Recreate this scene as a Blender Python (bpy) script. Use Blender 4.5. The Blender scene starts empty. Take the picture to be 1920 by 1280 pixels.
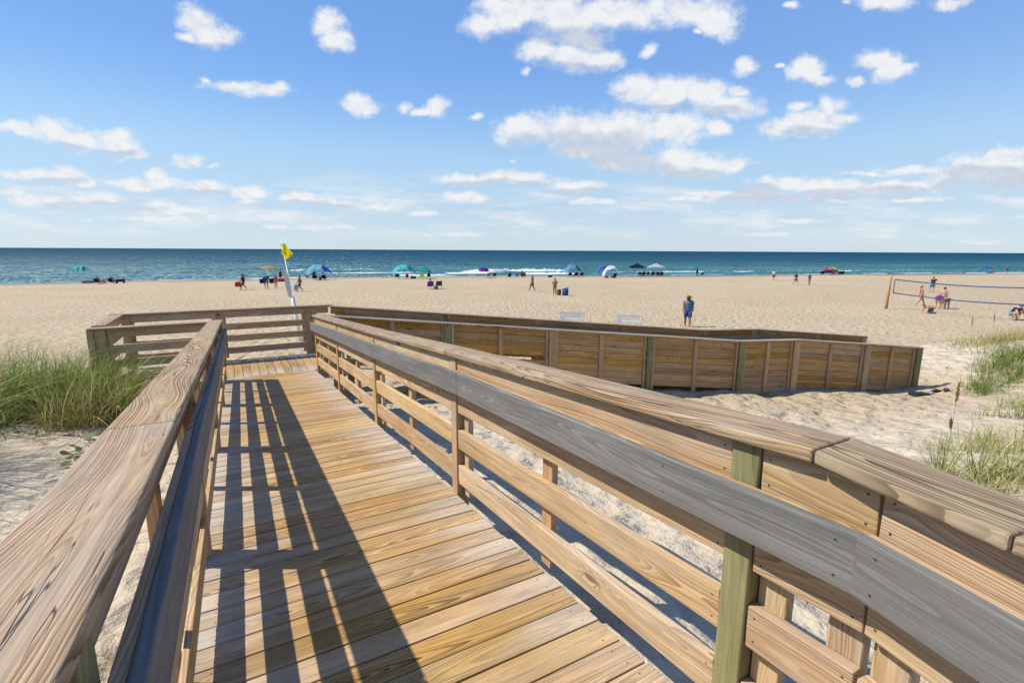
import bpy, bmesh, math, random
import numpy as np
from mathutils import Vector, Matrix, Euler
random.seed(7); rng = np.random.default_rng(11)
S = bpy.context.scene
COL = S.collection

# ------------------------------------------------------------------ camera
# axes: Y runs down the upper ramp towards the sea, X to its right, Z up; the origin is the photographer's eye
cam = bpy.data.objects.new('camera', bpy.data.cameras.new('camera'))
COL.objects.link(cam); S.camera = cam
Fv = Vector((0.47986677, 0.85864493, -0.18015759)); Rv = Vector((0.87338616, -0.48699986, 0.0052678)); Uv = Vector((0.08321356, 0.15987499, 0.98362365))
cam.matrix_world = Matrix(((Rv.x, Uv.x, -Fv.x, 0), (Rv.y, Uv.y, -Fv.y, 0), (Rv.z, Uv.z, -Fv.z, 0), (0, 0, 0, 1)))
cam.data.sensor_width = 36; cam.data.lens = 36 * 932.6 / 1920
cam.data.clip_start = 0.05; cam.data.clip_end = 60000

# ------------------------------------------------------------------ sun, sky, exposure
SUN_EL, SUN_DIR = math.radians(48.4), Vector((-0.835, 0.55, 0)).normalized()
sun = bpy.data.objects.new('sun', bpy.data.lights.new('sun', 'SUN')); COL.objects.link(sun)
sun.data.energy = 4.6; sun.data.angle = math.radians(0.55); sun.data.color = (1.0, 0.935, 0.82)
toS = Vector((SUN_DIR.x * math.cos(SUN_EL), SUN_DIR.y * math.cos(SUN_EL), math.sin(SUN_EL)))
sun.rotation_euler = toS.to_track_quat('Z', 'Y').to_euler()
S.view_settings.view_transform = 'Standard'; S.view_settings.look = 'None'
S.view_settings.exposure = 0.35; S.view_settings.gamma = 1; S.view_settings.use_curve_mapping = False
try:
    S.cycles.max_bounces = 6; S.cycles.diffuse_bounces = 3; S.cycles.glossy_bounces = 2; S.cycles.transmission_bounces = 2; S.cycles.transparent_max_bounces = 4
except Exception: pass

class NT:
    """small helper round a node tree"""
    def __init__(s, t): s.t = t; s.t.nodes.clear()
    def n(s, ty, **k):
        x = s.t.nodes.new(ty)
        for a, b in k.items(): setattr(x, a, b)
        return x
    def put(s, sock, v):
        if isinstance(v, bpy.types.NodeSocket): s.t.links.new(v, sock)
        elif v is not None:
            if sock.type == 'RGBA' and len(v) == 3: v = (*v, 1)
            sock.default_value = v
    def m(s, op, a, b=None, c=None, clamp=False):
        x = s.n('ShaderNodeMath', operation=op); x.use_clamp = clamp
        for i, v in enumerate((a, b, c)):
            if v is not None: s.put(x.inputs[i], v)
        return x.outputs[0]
    def v(s, op, a, b=None, out=0):
        x = s.n('ShaderNodeVectorMath', operation=op); s.put(x.inputs[0], a)
        if b is not None:
            if op == 'SCALE': s.put(x.inputs['Scale'], b)
            else: s.put(x.inputs[1], b)
        return x.outputs[out]
    def noise(s, vec, scale=1, detail=2, rough=.5, dist=0, dim='3D'):
        x = s.n('ShaderNodeTexNoise'); x.noise_dimensions = dim
        if vec is not None: s.put(x.inputs['Vector'], vec)
        s.put(x.inputs['Scale'], scale); s.put(x.inputs['Detail'], detail); s.put(x.inputs['Roughness'], rough); s.put(x.inputs['Distortion'], dist)
        return x.outputs['Fac']
    def mix(s, f, a, b, blend='MIX'):
        x = s.n('ShaderNodeMix', data_type='RGBA', blend_type=blend)
        s.put(x.inputs[0], f); s.put(x.inputs[6], a); s.put(x.inputs[7], b); return x.outputs[2]
    def ss(s, v, a, b, lo=0., hi=1.):
        x = s.n('ShaderNodeMapRange', interpolation_type='SMOOTHSTEP'); s.put(x.inputs[0], v)
        for i, q in enumerate((a, b, lo, hi)): s.put(x.inputs[i + 1], q)
        return x.outputs[0]
    def comb(s, x, y, z):
        c = s.n('ShaderNodeCombineXYZ')
        for i, q in enumerate((x, y, z)): s.put(c.inputs[i], q)
        return c.outputs[0]
    def sep(s, v):
        c = s.n('ShaderNodeSeparateXYZ'); s.put(c.inputs[0], v); return c.outputs

CLOUDS= [(-0.577,0.409,0.041,0.0247,0),(-0.547,0.386,0.0392,0.0214,0),(-0.606,0.382,0.0245,0.009,0.5),(-0.34,0.406,0.0313,0.023,0),(-0.325,0.379,0.0295,0.0215,0),(-0.531,0.3,0.0618,0.0111,0),(-0.462,0.293,0.0479,0.012,0),(-0.575,0.308,0.0179,0.0074,0.3),(-0.286,0.267,0.0381,0.0159,0),(-0.298,0.275,0.02,0.0131,0),(-0.146,0.265,0.0241,0.0187,0),(-0.168,0.257,0.0241,0.0085,0.1),(-0.211,0.263,0.0201,0.0113,0.45),(-0.07,0.25,0.0161,0.0075,0.5),(-0.933,0.221,0.0506,0.0105,0),(-0.878,0.219,0.0426,0.0191,0),(-0.825,0.203,0.061,0.0211,0),(-0.759,0.197,0.0509,0.0211,0),(-0.732,0.176,0.0327,0.0097,0.1),(-0.926,0.142,0.0617,0.0108,0),(-0.865,0.138,0.0617,0.0147,0.1),(-0.827,0.122,0.031,0.0099,0.3),(-0.691,0.139,0.0267,0.0118,0),(-0.624,0.166,0.0368,0.0126,0.1),(-0.576,0.155,0.0205,0.0059,0.5),(-0.713,0.122,0.0774,0.0119,0.1),(-0.595,0.116,0.0537,0.0129,0.05),(-0.508,0.106,0.0641,0.0139,0.3),(-0.4,0.097,0.0622,0.012,0.3),(-0.51,0.086,0.0415,0.01,0.4),(-0.334,0.087,0.0623,0.011,0.35),(-0.251,0.082,0.0727,0.01,0.4),(-0.178,0.069,0.0365,0.0061,0.3),(-0.974,0.104,0.0414,0.01,0.3),(-0.924,0.091,0.0623,0.016,0.3),(-0.81,0.093,0.0674,0.014,0.25),(-0.697,0.082,0.052,0.0141,0.35),(-0.585,0.062,0.025,0.0061,0.2),(-0.657,0.072,0.1249,0.0121,0.5),(-0.003,0.425,0.07,0.0333,0),(-0.057,0.403,0.044,0.0213,0.15),(0.094,0.421,0.0973,0.0368,0),(0.211,0.429,0.0972,0.0298,0),(0.327,0.431,0.0728,0.0228,0),(0.377,0.409,0.039,0.0247,0),(0.124,0.384,0.0686,0.0197,0.1),(0.046,0.36,0.0443,0.0216,0),(0.106,0.351,0.0592,0.0217,0),(0.165,0.348,0.0355,0.0199,0.1),(0.251,0.363,0.0197,0.0126,0.4),(0.337,0.396,0.0156,0.0071,0.3),(0.022,0.328,0.0139,0.0082,0.5),(0.232,0.3,0.0448,0.0258,0.1),(0.287,0.286,0.0599,0.0315,0.05),(0.357,0.288,0.0549,0.0296,0),(0.404,0.268,0.0652,0.0243,0.1),(0.422,0.294,0.0279,0.013,0.2),(0.023,0.223,0.0607,0.0247,0),(0.099,0.224,0.091,0.0341,0),(0.21,0.224,0.0961,0.0398,0),(0.306,0.229,0.0707,0.0303,0),(0.382,0.228,0.0263,0.0152,0.1),(0.161,0.19,0.0916,0.0193,0),(0.223,0.169,0.092,0.0194,0),(0.336,0.164,0.092,0.0253,0),(0.418,0.164,0.046,0.0136,0.1),(0.426,0.336,0.0237,0.0137,0.1),(0.55,0.333,0.0356,0.0219,0),(0.579,0.317,0.0258,0.011,0.2),(0.669,0.348,0.0336,0.0181,0.1),(0.699,0.332,0.0396,0.0228,0),(0.636,0.309,0.0159,0.0092,0.1),(0.729,0.339,0.0217,0.0091,0.3),(0.495,0.342,0.0099,0.0046,0.4),(0.513,0.23,0.0485,0.019,0),(0.567,0.242,0.0604,0.0245,0),(0.592,0.264,0.0321,0.0243,0.15),(0.539,0.268,0.0261,0.0131,0.3),(0.62,0.248,0.0302,0.0132,0.2),(0.675,0.445,0.0484,0.014,0),(0.791,0.447,0.0387,0.0105,0.1),(0.499,0.442,0.0174,0.007,0.4),(0.607,0.445,0.0116,0.007,0.4),(-0.084,0.134,0.0679,0.0118,0.05),(0.009,0.137,0.0823,0.0128,0.05),(0.122,0.122,0.0701,0.0109,0.1),(-0.095,0.1,0.0456,0.012,0.15),(0.154,0.094,0.0725,0.007,0.35),(-0.002,0.167,0.0143,0.0049,0.5),(0.941,0.183,0.0611,0.0155,0),(0.909,0.163,0.0818,0.0214,0),(0.954,0.141,0.0924,0.0235,0),(0.85,0.145,0.0615,0.0196,0.1),(0.756,0.156,0.0921,0.0078,0.15),(0.676,0.148,0.0615,0.0059,0.3),(0.534,0.129,0.072,0.0148,0.05),(0.617,0.122,0.0927,0.0158,0.1),(0.74,0.125,0.0927,0.0138,0.1),(0.474,0.105,0.124,0.0149,0.25),(0.619,0.102,0.1034,0.008,0.3),(0.391,0.111,0.093,0.008,0.35),(0.764,0.103,0.1137,0.006,0.35),(0.34,0.101,0.0724,0.008,0.5),(0.562,0.059,0.0834,0.0061,0.6),(0.723,0.031,0.0943,0.0061,0.6),(0.934,0.02,0.084,0.0062,0.65),(0.513,0.033,0.0629,0.0061,0.65),(-0.378,0.043,0.1256,0.0082,0.65),(-0.462,0.043,0.0419,0.0071,0.55),(-0.117,0.03,0.1259,0.0072,0.65),(-0.69,0.057,0.2088,0.0081,0.6)]
GREY= [(0.039,0.199,0.061,0.0154,1),(0.14,0.198,0.1118,0.0249,1.0),(0.222,0.186,0.0611,0.0154,0.6),(0.244,0.154,0.082,0.0117,0.8),(0.347,0.147,0.0821,0.0118,0.8),(0.921,0.15,0.0717,0.0137,1.0),(0.956,0.131,0.0617,0.0118,1),(0.853,0.13,0.0411,0.0099,0.8),(0.741,0.12,0.0825,0.0099,0.5),(0.473,0.121,0.0412,0.0079,0.8),(0.506,0.102,0.1138,0.01,0.7),(0.618,0.112,0.0929,0.008,0.5),(-0.033,0.128,0.103,0.0069,0.6),(0.122,0.116,0.0619,0.006,0.6),(-0.857,0.193,0.0407,0.0087,0.35),(-0.762,0.181,0.051,0.0077,0.35),(-0.898,0.128,0.0825,0.0069,0.3),(-0.643,0.108,0.0931,0.006,0.4),(-0.417,0.086,0.1246,0.007,0.4),(-0.812,0.082,0.1144,0.008,0.45),(-0.553,0.373,0.0393,0.0072,0.15),(0.116,0.338,0.0791,0.0073,0.3),(0.389,0.263,0.0602,0.0094,0.25),(0.574,0.226,0.0606,0.0076,0.3),(0.085,0.394,0.1565,0.016,0.25),(0.279,0.267,0.0802,0.0075,0.3)]

def build_world():
    w = bpy.data.worlds.new('World'); S.world = w; w.use_nodes = True
    T = NT(w.node_tree)
    out = T.n('ShaderNodeOutputWorld'); bg = T.n('ShaderNodeBackground')
    sky = T.n('ShaderNodeTexSky', sky_type='NISHITA'); sky.sun_disc = False
    sky.sun_elevation = SUN_EL; sky.sun_rotation = math.atan2(SUN_DIR.x, SUN_DIR.y)
    sky.altitude = 0; sky.air_density = 1.0; sky.dust_density = 0.4; sky.ozone_density = 2.0
    tc = T.n('ShaderNodeTexCoord')
    D = T.sep(tc.outputs['Generated'])
    el = T.m('ARCTANGENT', T.m('DIVIDE', D[2], T.m('SQRT', T.m('ADD', T.m('MULTIPLY', D[0], D[0]), T.m('MULTIPLY', D[1], D[1])))))
    yaw0 = math.atan2(0.47986677, 0.85864493)
    # the clear air: Nishita graded by elevation to the deep blue of the photograph
    ramp = T.n('ShaderNodeValToRGB'); T.put(ramp.inputs[0], T.m('DIVIDE', T.m('MAXIMUM', el, 0.0), 1.5708))
    cr = ramp.color_ramp
    TINT = [(0.0, (.74, .95, 1.38)), (.018, (.70, .84, 1.18)), (.044, (.72, .79, .98)), (.109, (.88, .92, .95)), (.142, (.86, .97, 1.03)), (.169, (.70, .84, 1.0)), (.2, (.56, .72, .945)), (.35, (.47, .67, .95)), (1.0, (.42, .62, .95))]
    cr.elements[0].position = TINT[0][0]; cr.elements[0].color = (*TINT[0][1], 1)
    cr.elements[1].position = TINT[-1][0]; cr.elements[1].color = (*TINT[-1][1], 1)
    for p, c in TINT[1:-1]: cr.elements.new(p).color = (*c, 1)
    blue = T.mix(1.0, sky.outputs[0], ramp.outputs[0], 'MULTIPLY')
    r2 = T.n('ShaderNodeValToRGB'); T.put(r2.inputs[0], T.m('DIVIDE', T.m('MAXIMUM', el, 0.0), 1.5708)); c2 = r2.color_ramp; K = 7.0
    AIR = [(0.0, (3.95, 4.75, 5.15)), (.016, (3.9, 4.73, 5.17)), (.044, (3.5, 4.6, 5.5)), (.109, (2.70, 4.30, 6.05)), (.142, (2.03, 3.62, 6.0)), (.169, (1.70, 3.27, 5.95)), (.2, (1.46, 2.93, 5.85)), (.4, (.85, 1.95, 4.9)), (1.0, (.55, 1.4, 3.9))]
    c2.elements[0].position = 0; c2.elements[0].color = (*[q / K for q in AIR[0][1]], 1); c2.elements[1].position = 1; c2.elements[1].color = (*[q / K for q in AIR[-1][1]], 1)
    for p, c in AIR[1:-1]: c2.elements.new(p).color = (*[q / K for q in c], 1)
    blue = T.mix(.78, blue, T.v('SCALE', r2.outputs[0], K))
    side = T.m('ADD', T.m('MULTIPLY', D[0], math.cos(yaw0)), T.m('MULTIPLY', D[1], -math.sin(yaw0)))      # a little more haze to the right of the view
    blue = T.mix(T.ss(side, -.1, .75, 0, .05), blue, (5.6, 5.9, 6.3))
    # cloud field, laid out by heading and height over the sea
    yaw = math.atan2(0.47986677, 0.85864493)
    A = T.m('SUBTRACT', T.m('MULTIPLY', D[0], math.cos(yaw)), T.m('MULTIPLY', D[1], math.sin(yaw)))
    B = T.m('ADD', T.m('MULTIPLY', D[0], math.sin(yaw)), T.m('MULTIPLY', D[1], math.cos(yaw)))
    Bp = T.m('MAXIMUM', B, 0.05)
    u = T.m('DIVIDE', A, Bp); v = T.m('DIVIDE', D[2], Bp)
    P = T.comb(u, v, 0.0)
    w1 = T.n('ShaderNodeTexNoise'); w1.noise_dimensions = '3D'; T.put(w1.inputs['Vector'], P); w1.inputs['Scale'].default_value = 16; w1.inputs['Detail'].default_value = 5
    wob = T.v('MULTIPLY', T.v('SUBTRACT', w1.outputs['Color'], (.5, .5, .5)), (.055, .03, 0))
    wob = T.v('MULTIPLY', wob, T.comb(1.0, T.ss(v, .0, .2, .22, 1.0), 0.0))
    P2 = T.v('ADD', P, wob)
    zs = T.m('ADD', .72, T.m('DIVIDE', .055, T.m('ADD', T.m('MAXIMUM', v, 0.0), .06)))      # clouds look smaller and flatter towards the horizon
    PN = T.comb(T.m('MULTIPLY', u, T.m('ADD', .6, T.m('MULTIPLY', zs, .4))), T.m('MULTIPLY', v, T.m('MULTIPLY', zs, 1.5)), 0.0)
    def blobs(lst):
        cur = None
        for (cx, cy, rx, ry, t) in lst:
            g = T.n('ShaderNodeTexGradient', gradient_type='SPHERICAL')
            T.put(g.inputs[0], P2)
            tm = g.texture_mapping; tm.vector_type = 'TEXTURE'; tm.translation = (cx, cy, 0); tm.scale = (rx * 1.42, ry * 1.5, 1)
            o = g.outputs['Fac']
            if t > 0: o = T.m('SUBTRACT', o, t * .36)
            cur = o if cur is None else T.m('MAXIMUM', cur, o)
        return cur
    F = blobs(CLOUDS)
    fb = T.noise(PN, 24, 7, .62)
    fb2 = T.noise(T.v('ADD', PN, (.0, -.018, 0)), 24, 4, .62)
    # fair weather clouds go on outside the field of view
    far = T.noise(T.v('MULTIPLY', tc.outputs['Generated'], (1, 1, 2.2)), 3.4, 3, .5)
    outm = T.m('MAXIMUM', T.ss(T.m('ABSOLUTE', u), 1.12, 1.4), T.m('MAXIMUM', T.ss(v, .5, .62), T.ss(B, .12, .05)))
    F = T.m('MAXIMUM', F, T.m('MULTIPLY', outm, T.ss(far, .56, .75, 0, .8)))
    dens = T.m('ADD', T.m('MULTIPLY', F, 1.3), T.m('MULTIPLY', T.m('SUBTRACT', fb, .5), 1.75))
    a = T.m('POWER', T.ss(dens, .04, .95), 1.1)
    a = T.m('MULTIPLY', a, T.ss(F, 0.0, .12))
    a = T.m('MULTIPLY', a, T.m('SUBTRACT', 1.0, T.ss(v, .11, .0, 0, .42)))
    G = blobs([(x, y - ry * .5, rx * 1.1, ry * 1.3, 1 - g) for x, y, rx, ry, g in GREY])
    lit = T.m('MULTIPLY', T.m('SUBTRACT', fb2, fb), 1.7)
    gs = T.m('ADD', T.ss(G, -.08, .42, 0, 1.0), lit, clamp=True)
    gs = T.m('ADD', gs, T.ss(dens, .9, 1.7, 0, .12), clamp=True)
    ccol = T.mix(gs, (5.9, 5.95, 6.0), (3.9, 4.25, 4.85))
    # distance pales the low clouds
    veil = T.noise(T.v('MULTIPLY', P, (1.6, 9, 1)), 3.0, 5, .6)
    veil = T.m('MULTIPLY', T.ss(veil, .42, .70, 0, .8), T.m('MULTIPLY', T.ss(v, .01, .05), T.ss(v, .17, .08)))
    a = T.m('MAXIMUM', a, veil)
    fin = T.mix(T.m('MULTIPLY', a, .95), blue, ccol)
    T.put(bg.inputs[0], fin); bg.inputs[1].default_value = 0.12
    T.t.links.new(bg.outputs[0], out.inputs[0])
    w.cycles.sampling_method = 'MANUAL'; w.cycles.sample_map_resolution = 512
build_world()

# ------------------------------------------------------------------ object helpers
def tag(o, label=None, cat=None, group=None, kind=None):
    if label: o['label'] = label
    if cat: o['category'] = cat
    if group: o['group'] = group
    if kind: o['kind'] = kind
    return o
def thing(name, label, cat, loc=(0, 0, 0), rz=0., group=None):
    o = bpy.data.objects.new(name, None); COL.objects.link(o); o.empty_display_size = .2
    o.location = loc; o.rotation_euler = (0, 0, rz)
    return tag(o, label, cat, group)
def link(name, me, parent=None, M=None):
    o = bpy.data.objects.new(name, me); COL.objects.link(o)
    if parent is not None: o.parent = parent
    if M is not None: o.matrix_local = M
    return o
def mesh_np(name, V, Fq, mats=(), smooth=False, midx=None):
    me = bpy.data.meshes.new(name)
    V = np.asarray(V, np.float32); Fq = np.asarray(Fq, np.int32); k = Fq.shape[1]
    me.vertices.add(len(V)); me.vertices.foreach_set('co', V.ravel())
    me.loops.add(Fq.size); me.loops.foreach_set('vertex_index', Fq.ravel())
    me.polygons.add(len(Fq)); me.polygons.foreach_set('loop_start', np.arange(0, Fq.size, k, dtype=np.int32))
    try: me.polygons.foreach_set('loop_total', np.full(len(Fq), k, np.int32))
    except Exception: pass
    if smooth: me.polygons.foreach_set('use_smooth', np.ones(len(Fq), bool))
    for m in mats: me.materials.append(m)
    if midx is not None: me.polygons.foreach_set('material_index', np.asarray(midx, np.int32))
    me.update(calc_edges=True); me.validate()
    return me
def bm_mesh(name, bm, mat=None, smooth=False):
    me = bpy.data.meshes.new(name); bmesh.ops.recalc_face_normals(bm, faces=bm.faces)
    if smooth:
        for f in bm.faces: f.smooth = True
    bm.to_mesh(me); bm.free()
    if mat: me.materials.append(mat)
    return me
def bx(bm, x0, x1, y0, y1, z0, z1, M=None):
    vs = [bm.verts.new(Vector(c) if M is None else M @ Vector(c)) for c in ((x0, y0, z0), (x1, y0, z0), (x1, y1, z0), (x0, y1, z0), (x0, y0, z1), (x1, y0, z1), (x1, y1, z1), (x0, y1, z1))]
    for f in ((3, 2, 1, 0), (4, 5, 6, 7), (0, 1, 5, 4), (1, 2, 6, 5), (2, 3, 7, 6), (3, 0, 4, 7)): bm.faces.new([vs[i] for i in f])
def tube(bm, pts, r, n=6, cap=True):
    pts = [Vector(p) for p in pts]; rs = r if isinstance(r, (list, tuple)) else [r] * len(pts); rings = []
    for i, p in enumerate(pts):
        d = (pts[min(i + 1, len(pts) - 1)] - pts[max(i - 1, 0)]).normalized()
        a = d.cross(Vector((0, 0, 1)) if abs(d.z) < .9 else Vector((1, 0, 0))).normalized(); b = d.cross(a)
        rings.append([bm.verts.new(p + (a * math.cos(2 * math.pi * k / n) + b * math.sin(2 * math.pi * k / n)) * rs[i]) for k in range(n)])
    for A_, B_ in zip(rings, rings[1:]):
        for k in range(n): bm.faces.new((A_[k], A_[(k + 1) % n], B_[(k + 1) % n], B_[k]))
    if cap: bm.faces.new(rings[0][::-1]); bm.faces.new(rings[-1])

# ------------------------------------------------------------------ materials
MATS = {}
def mat(name):
    m = bpy.data.materials.new(name); m.use_nodes = True; MATS[name] = m
    T = NT(m.node_tree); o = T.n('ShaderNodeOutputMaterial'); b = T.n('ShaderNodeBsdfPrincipled')
    T.t.links.new(b.outputs[0], o.inputs[0]); return m, T, b
def bump(T, b, h, dist, st=1.0):
    x = T.n('ShaderNodeBump'); x.inputs['Strength'].default_value = st; x.inputs['Distance'].default_value = dist
    T.put(x.inputs['Height'], h); T.put(b.inputs['Normal'], x.outputs[0])
def plain(name, c, rough=.6, var=.12, sc=6, spec=.4):
    m, T, b = mat(name); tc = T.n('ShaderNodeTexCoord')
    n = T.noise(tc.outputs['Object'], sc, 3)
    T.put(b.inputs['Base Color'], T.mix(T.m('MULTIPLY', T.m('SUBTRACT', n, .3), 1.6, clamp=True), tuple(q * (1 - var) for q in c), tuple(min(1, q * (1 + var)) for q in c)))
    b.inputs['Roughness'].default_value = rough; b.inputs['Specular IOR Level'].default_value = spec
    return m
def wood(name, light, dark, grey, freq=105, ringamt=.6, weather=.3, endgrey=0., knots=1., cracks=0., hue=.16, bumpd=.0012, half=.78, rough=.72):
    """sawn timber, grain along the object's X; each board differs through its object random"""
    m, T, b = mat(name)
    tc = T.n('ShaderNodeTexCoord'); oi = T.n('ShaderNodeObjectInfo'); R = oi.outputs['Random']
    X, Y, Z = T.sep(tc.outputs['Object'])
    ox = T.m('MULTIPLY', R, 91.7); oy = T.m('MULTIPLY', T.m('FRACT', T.m('MULTIPLY', R, 57.31)), 13.0)
    Xo = T.m('ADD', X, ox)
    low = T.n('ShaderNodeTexNoise'); low.inputs['Scale'].default_value = .55; low.inputs['Detail'].default_value = 1
    T.put(low.inputs['Vector'], T.comb(Xo, oy, 0.0)); lc = T.sep(low.outputs['Color'])
    y0 = T.m('MULTIPLY', T.m('SUBTRACT', lc[0], .5), .34)
    z0 = T.m('ADD', T.m('MULTIPLY', T.m('SUBTRACT', lc[1], .42), .36), .015)
    # knots: sparse cells, grain flows round them
    kv = T.n('ShaderNodeTexVoronoi'); kv.voronoi_dimensions = '3D'; kv.feature = 'F1'
    T.put(kv.inputs['Vector'], T.comb(T.m('MULTIPLY', Xo, 1.5), T.m('ADD', T.m('MULTIPLY', Y, 6.0), oy), 0.0)); kv.inputs['Scale'].default_value = 1.0
    kc = T.sep(kv.outputs['Color']); has = T.m('GREATER_THAN', kc[0], 1 - .42 * knots)
    kd = kv.outputs['Distance']
    kin = T.m('MULTIPLY', T.m('EXPONENT', T.m('MULTIPLY', T.m('MULTIPLY', kd, kd), -38.0)), has)
    wig = T.noise(T.comb(T.m('MULTIPLY', Xo, 3.0), T.m('MULTIPLY', Y, 14.0), T.m('MULTIPLY', Z, 14.0)), 1, 3)
    dy = T.m('SUBTRACT', Y, y0); dz = T.m('SUBTRACT', Z, z0)
    r = T.m('SQRT', T.m('ADD', T.m('MULTIPLY', dy, dy), T.m('MULTIPLY', dz, dz)))
    r = T.m('ADD', r, T.m('MULTIPLY', wig, .012)); r = T.m('ADD', r, T.m('MULTIPLY', kin, .045))
    rv = T.noise(T.comb(T.m('ADD', T.m('MULTIPLY', r, 34.0), oy), ox, 0.0), 1, 2, .6)
    r = T.m('ADD', r, T.m('MULTIPLY', rv, .034))
    rst = T.ss(T.noise(T.comb(T.m('MULTIPLY', r, 21.0), oy, T.m('MULTIPLY', Xo, .35)), 1, 2), .34, .62, .35, 1.15)
    f = T.m('FRACT', T.m('MULTIPLY', r, freq)); ring = T.m('MULTIPLY', T.m('SUBTRACT', T.ss(f, .15, .9), T.ss(f, .92, 1.0)), T.m('MULTIPLY', rst, T.ss(T.m('FRACT', T.m('MULTIPLY', R, 71.3)), 0.0, 1.0, .65, 1.2)))
    fine = T.noise(T.comb(T.m('MULTIPLY', Xo, 5.0), T.m('MULTIPLY', Y, 300.0), T.m('MULTIPLY', Z, 300.0)), 1, 3, .6)
    c = T.mix(T.m('MULTIPLY', ring, ringamt), light, dark)
    c = T.mix(T.ss(kin, .55, .9, 0, .85), c, tuple(q * .38 for q in dark))
    pat = T.noise(T.comb(T.m('MULTIPLY', Xo, 1.1), T.m('MULTIPLY', Y, 9.0), T.m('ADD', Z, oy)), 1.6, 4, .6)
    wf = T.ss(pat, .40, .66, 0, weather)
    if endgrey > 0:
        ax = T.m('ABSOLUTE', X)
        e = T.ss(T.m('ADD', ax, T.m('MULTIPLY', T.m('SUBTRACT', pat, .5), .9)), half - .62, half + .06, 0, endgrey)
        wf = T.m('MAXIMUM', wf, T.m('MULTIPLY', e, T.ss(T.m('FRACT', T.m('MULTIPLY', R, 17.7)), 0.0, .7, .35, 1.0)))
    c = T.mix(wf, c, T.mix(T.m('MULTIPLY', ring, ringamt * .5), grey, tuple(q * .55 for q in grey)))
    streak = T.noise(T.comb(T.m('MULTIPLY', Xo, 2.2), T.m('ADD', T.m('MULTIPLY', Y, 85.0), oy), T.m('MULTIPLY', Z, 85.0)), 1, 4, .65)
    v = T.m('ADD', T.m('MULTIPLY', fine, .75), .62)
    v = T.m('MULTIPLY', v, T.ss(streak, .28, .66, .80 if endgrey or cracks else .88, 1.10))
    stain = T.noise(T.comb(T.m('MULTIPLY', Xo, .9), T.m('MULTIPLY', Y, 3.0), T.m('MULTIPLY', Z, 3.0)), 2.2, 4, .65)
    v = T.m('MULTIPLY', v, T.ss(stain, .2, .75, .80, 1.12))
    if cracks > 0:
        cn = T.noise(T.comb(T.m('MULTIPLY', Xo, 1.6), T.m('ADD', T.m('MULTIPLY', Y, 42.0), oy), T.m('MULTIPLY', Z, 42.0)), 1, 2, .5)
        ck = T.m('SUBTRACT', 1.0, T.ss(T.m('ABSOLUTE', T.m('SUBTRACT', cn, .40)), .0, .016))
        ck = T.m('MULTIPLY', ck, T.ss(T.noise(T.comb(Xo, T.m('MULTIPLY', Y, 5.0), oy), 2.0, 1), .50, .62, 0, cracks))
        c = T.mix(ck, c, (.035, .028, .022))
    hs = T.n('ShaderNodeHueSaturation'); T.put(hs.inputs['Color'], c)
    T.put(hs.inputs['Hue'], T.m('ADD', .5, T.m('MULTIPLY', T.m('SUBTRACT', T.m('FRACT', T.m('MULTIPLY', R, 7.13)), .5), .014)))
    T.put(hs.inputs['Saturation'], T.m('ADD', 1 - hue, T.m('MULTIPLY', T.m('FRACT', T.m('MULTIPLY', R, 23.9)), hue * 2)))
    T.put(hs.inputs['Value'], T.m('MULTIPLY', v, T.m('ADD', 1 - hue, T.m('MULTIPLY', T.m('FRACT', T.m('MULTIPLY', R, 41.7)), hue * 2))))
    T.put(b.inputs['Base Color'], hs.outputs[0]); b.inputs['Roughness'].default_value = rough; b.inputs['Specular IOR Level'].default_value = .3
    h = T.m('ADD', T.m('MULTIPLY', fine, .6), T.m('MULTIPLY', ring, -.5))
    if cracks > 0: h = T.m('SUBTRACT', h, T.m('MULTIPLY', ck, 1.5))
    bump(T, b, h, bumpd, .8)
    return m
deck_wood = wood('deck_wood', (.485, .302, .115), (.16, .085, .028), (.48, .43, .37), freq=125, ringamt=.85, weather=.22, endgrey=.85, knots=.8, hue=.11)
rail_wood = wood('rail_wood', (.54, .38, .21), (.26, .13, .05), (.47, .39, .30), freq=110, ringamt=.75, weather=.45, knots=.8, hue=.12)
wall_wood = wood('wall_wood', (.48, .275, .10), (.23, .115, .032), (.37, .25, .14), freq=85, ringamt=.75, weather=.5, knots=1.2, hue=.17)
cap_wood = wood('cap_wood', (.41, .285, .155), (.12, .066, .030), (.38, .315, .235), freq=105, ringamt=1.0, weather=.55, knots=.35, cracks=.95, hue=.07, bumpd=.0018)
post_wood = wood('post_wood', (.47, .305, .16), (.26, .15, .07), (.39, .30, .20), freq=70, ringamt=.5, weather=.4, knots=.8, hue=.12)
green_wood = wood('green_treated_wood', (.245, .225, .10), (.105, .10, .036), (.31, .25, .15), freq=62, ringamt=.75, weather=.15, knots=1.0, hue=.06)
comp_grey = wood('grey_composite', (.150, .147, .137), (.225, .221, .207), (.175, .172, .16), freq=85, ringamt=.95, weather=0, knots=0., hue=.01, bumpd=.0004, rough=.85)
screw_dark = plain('screw_metal', (.05, .045, .04), .5)

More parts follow.
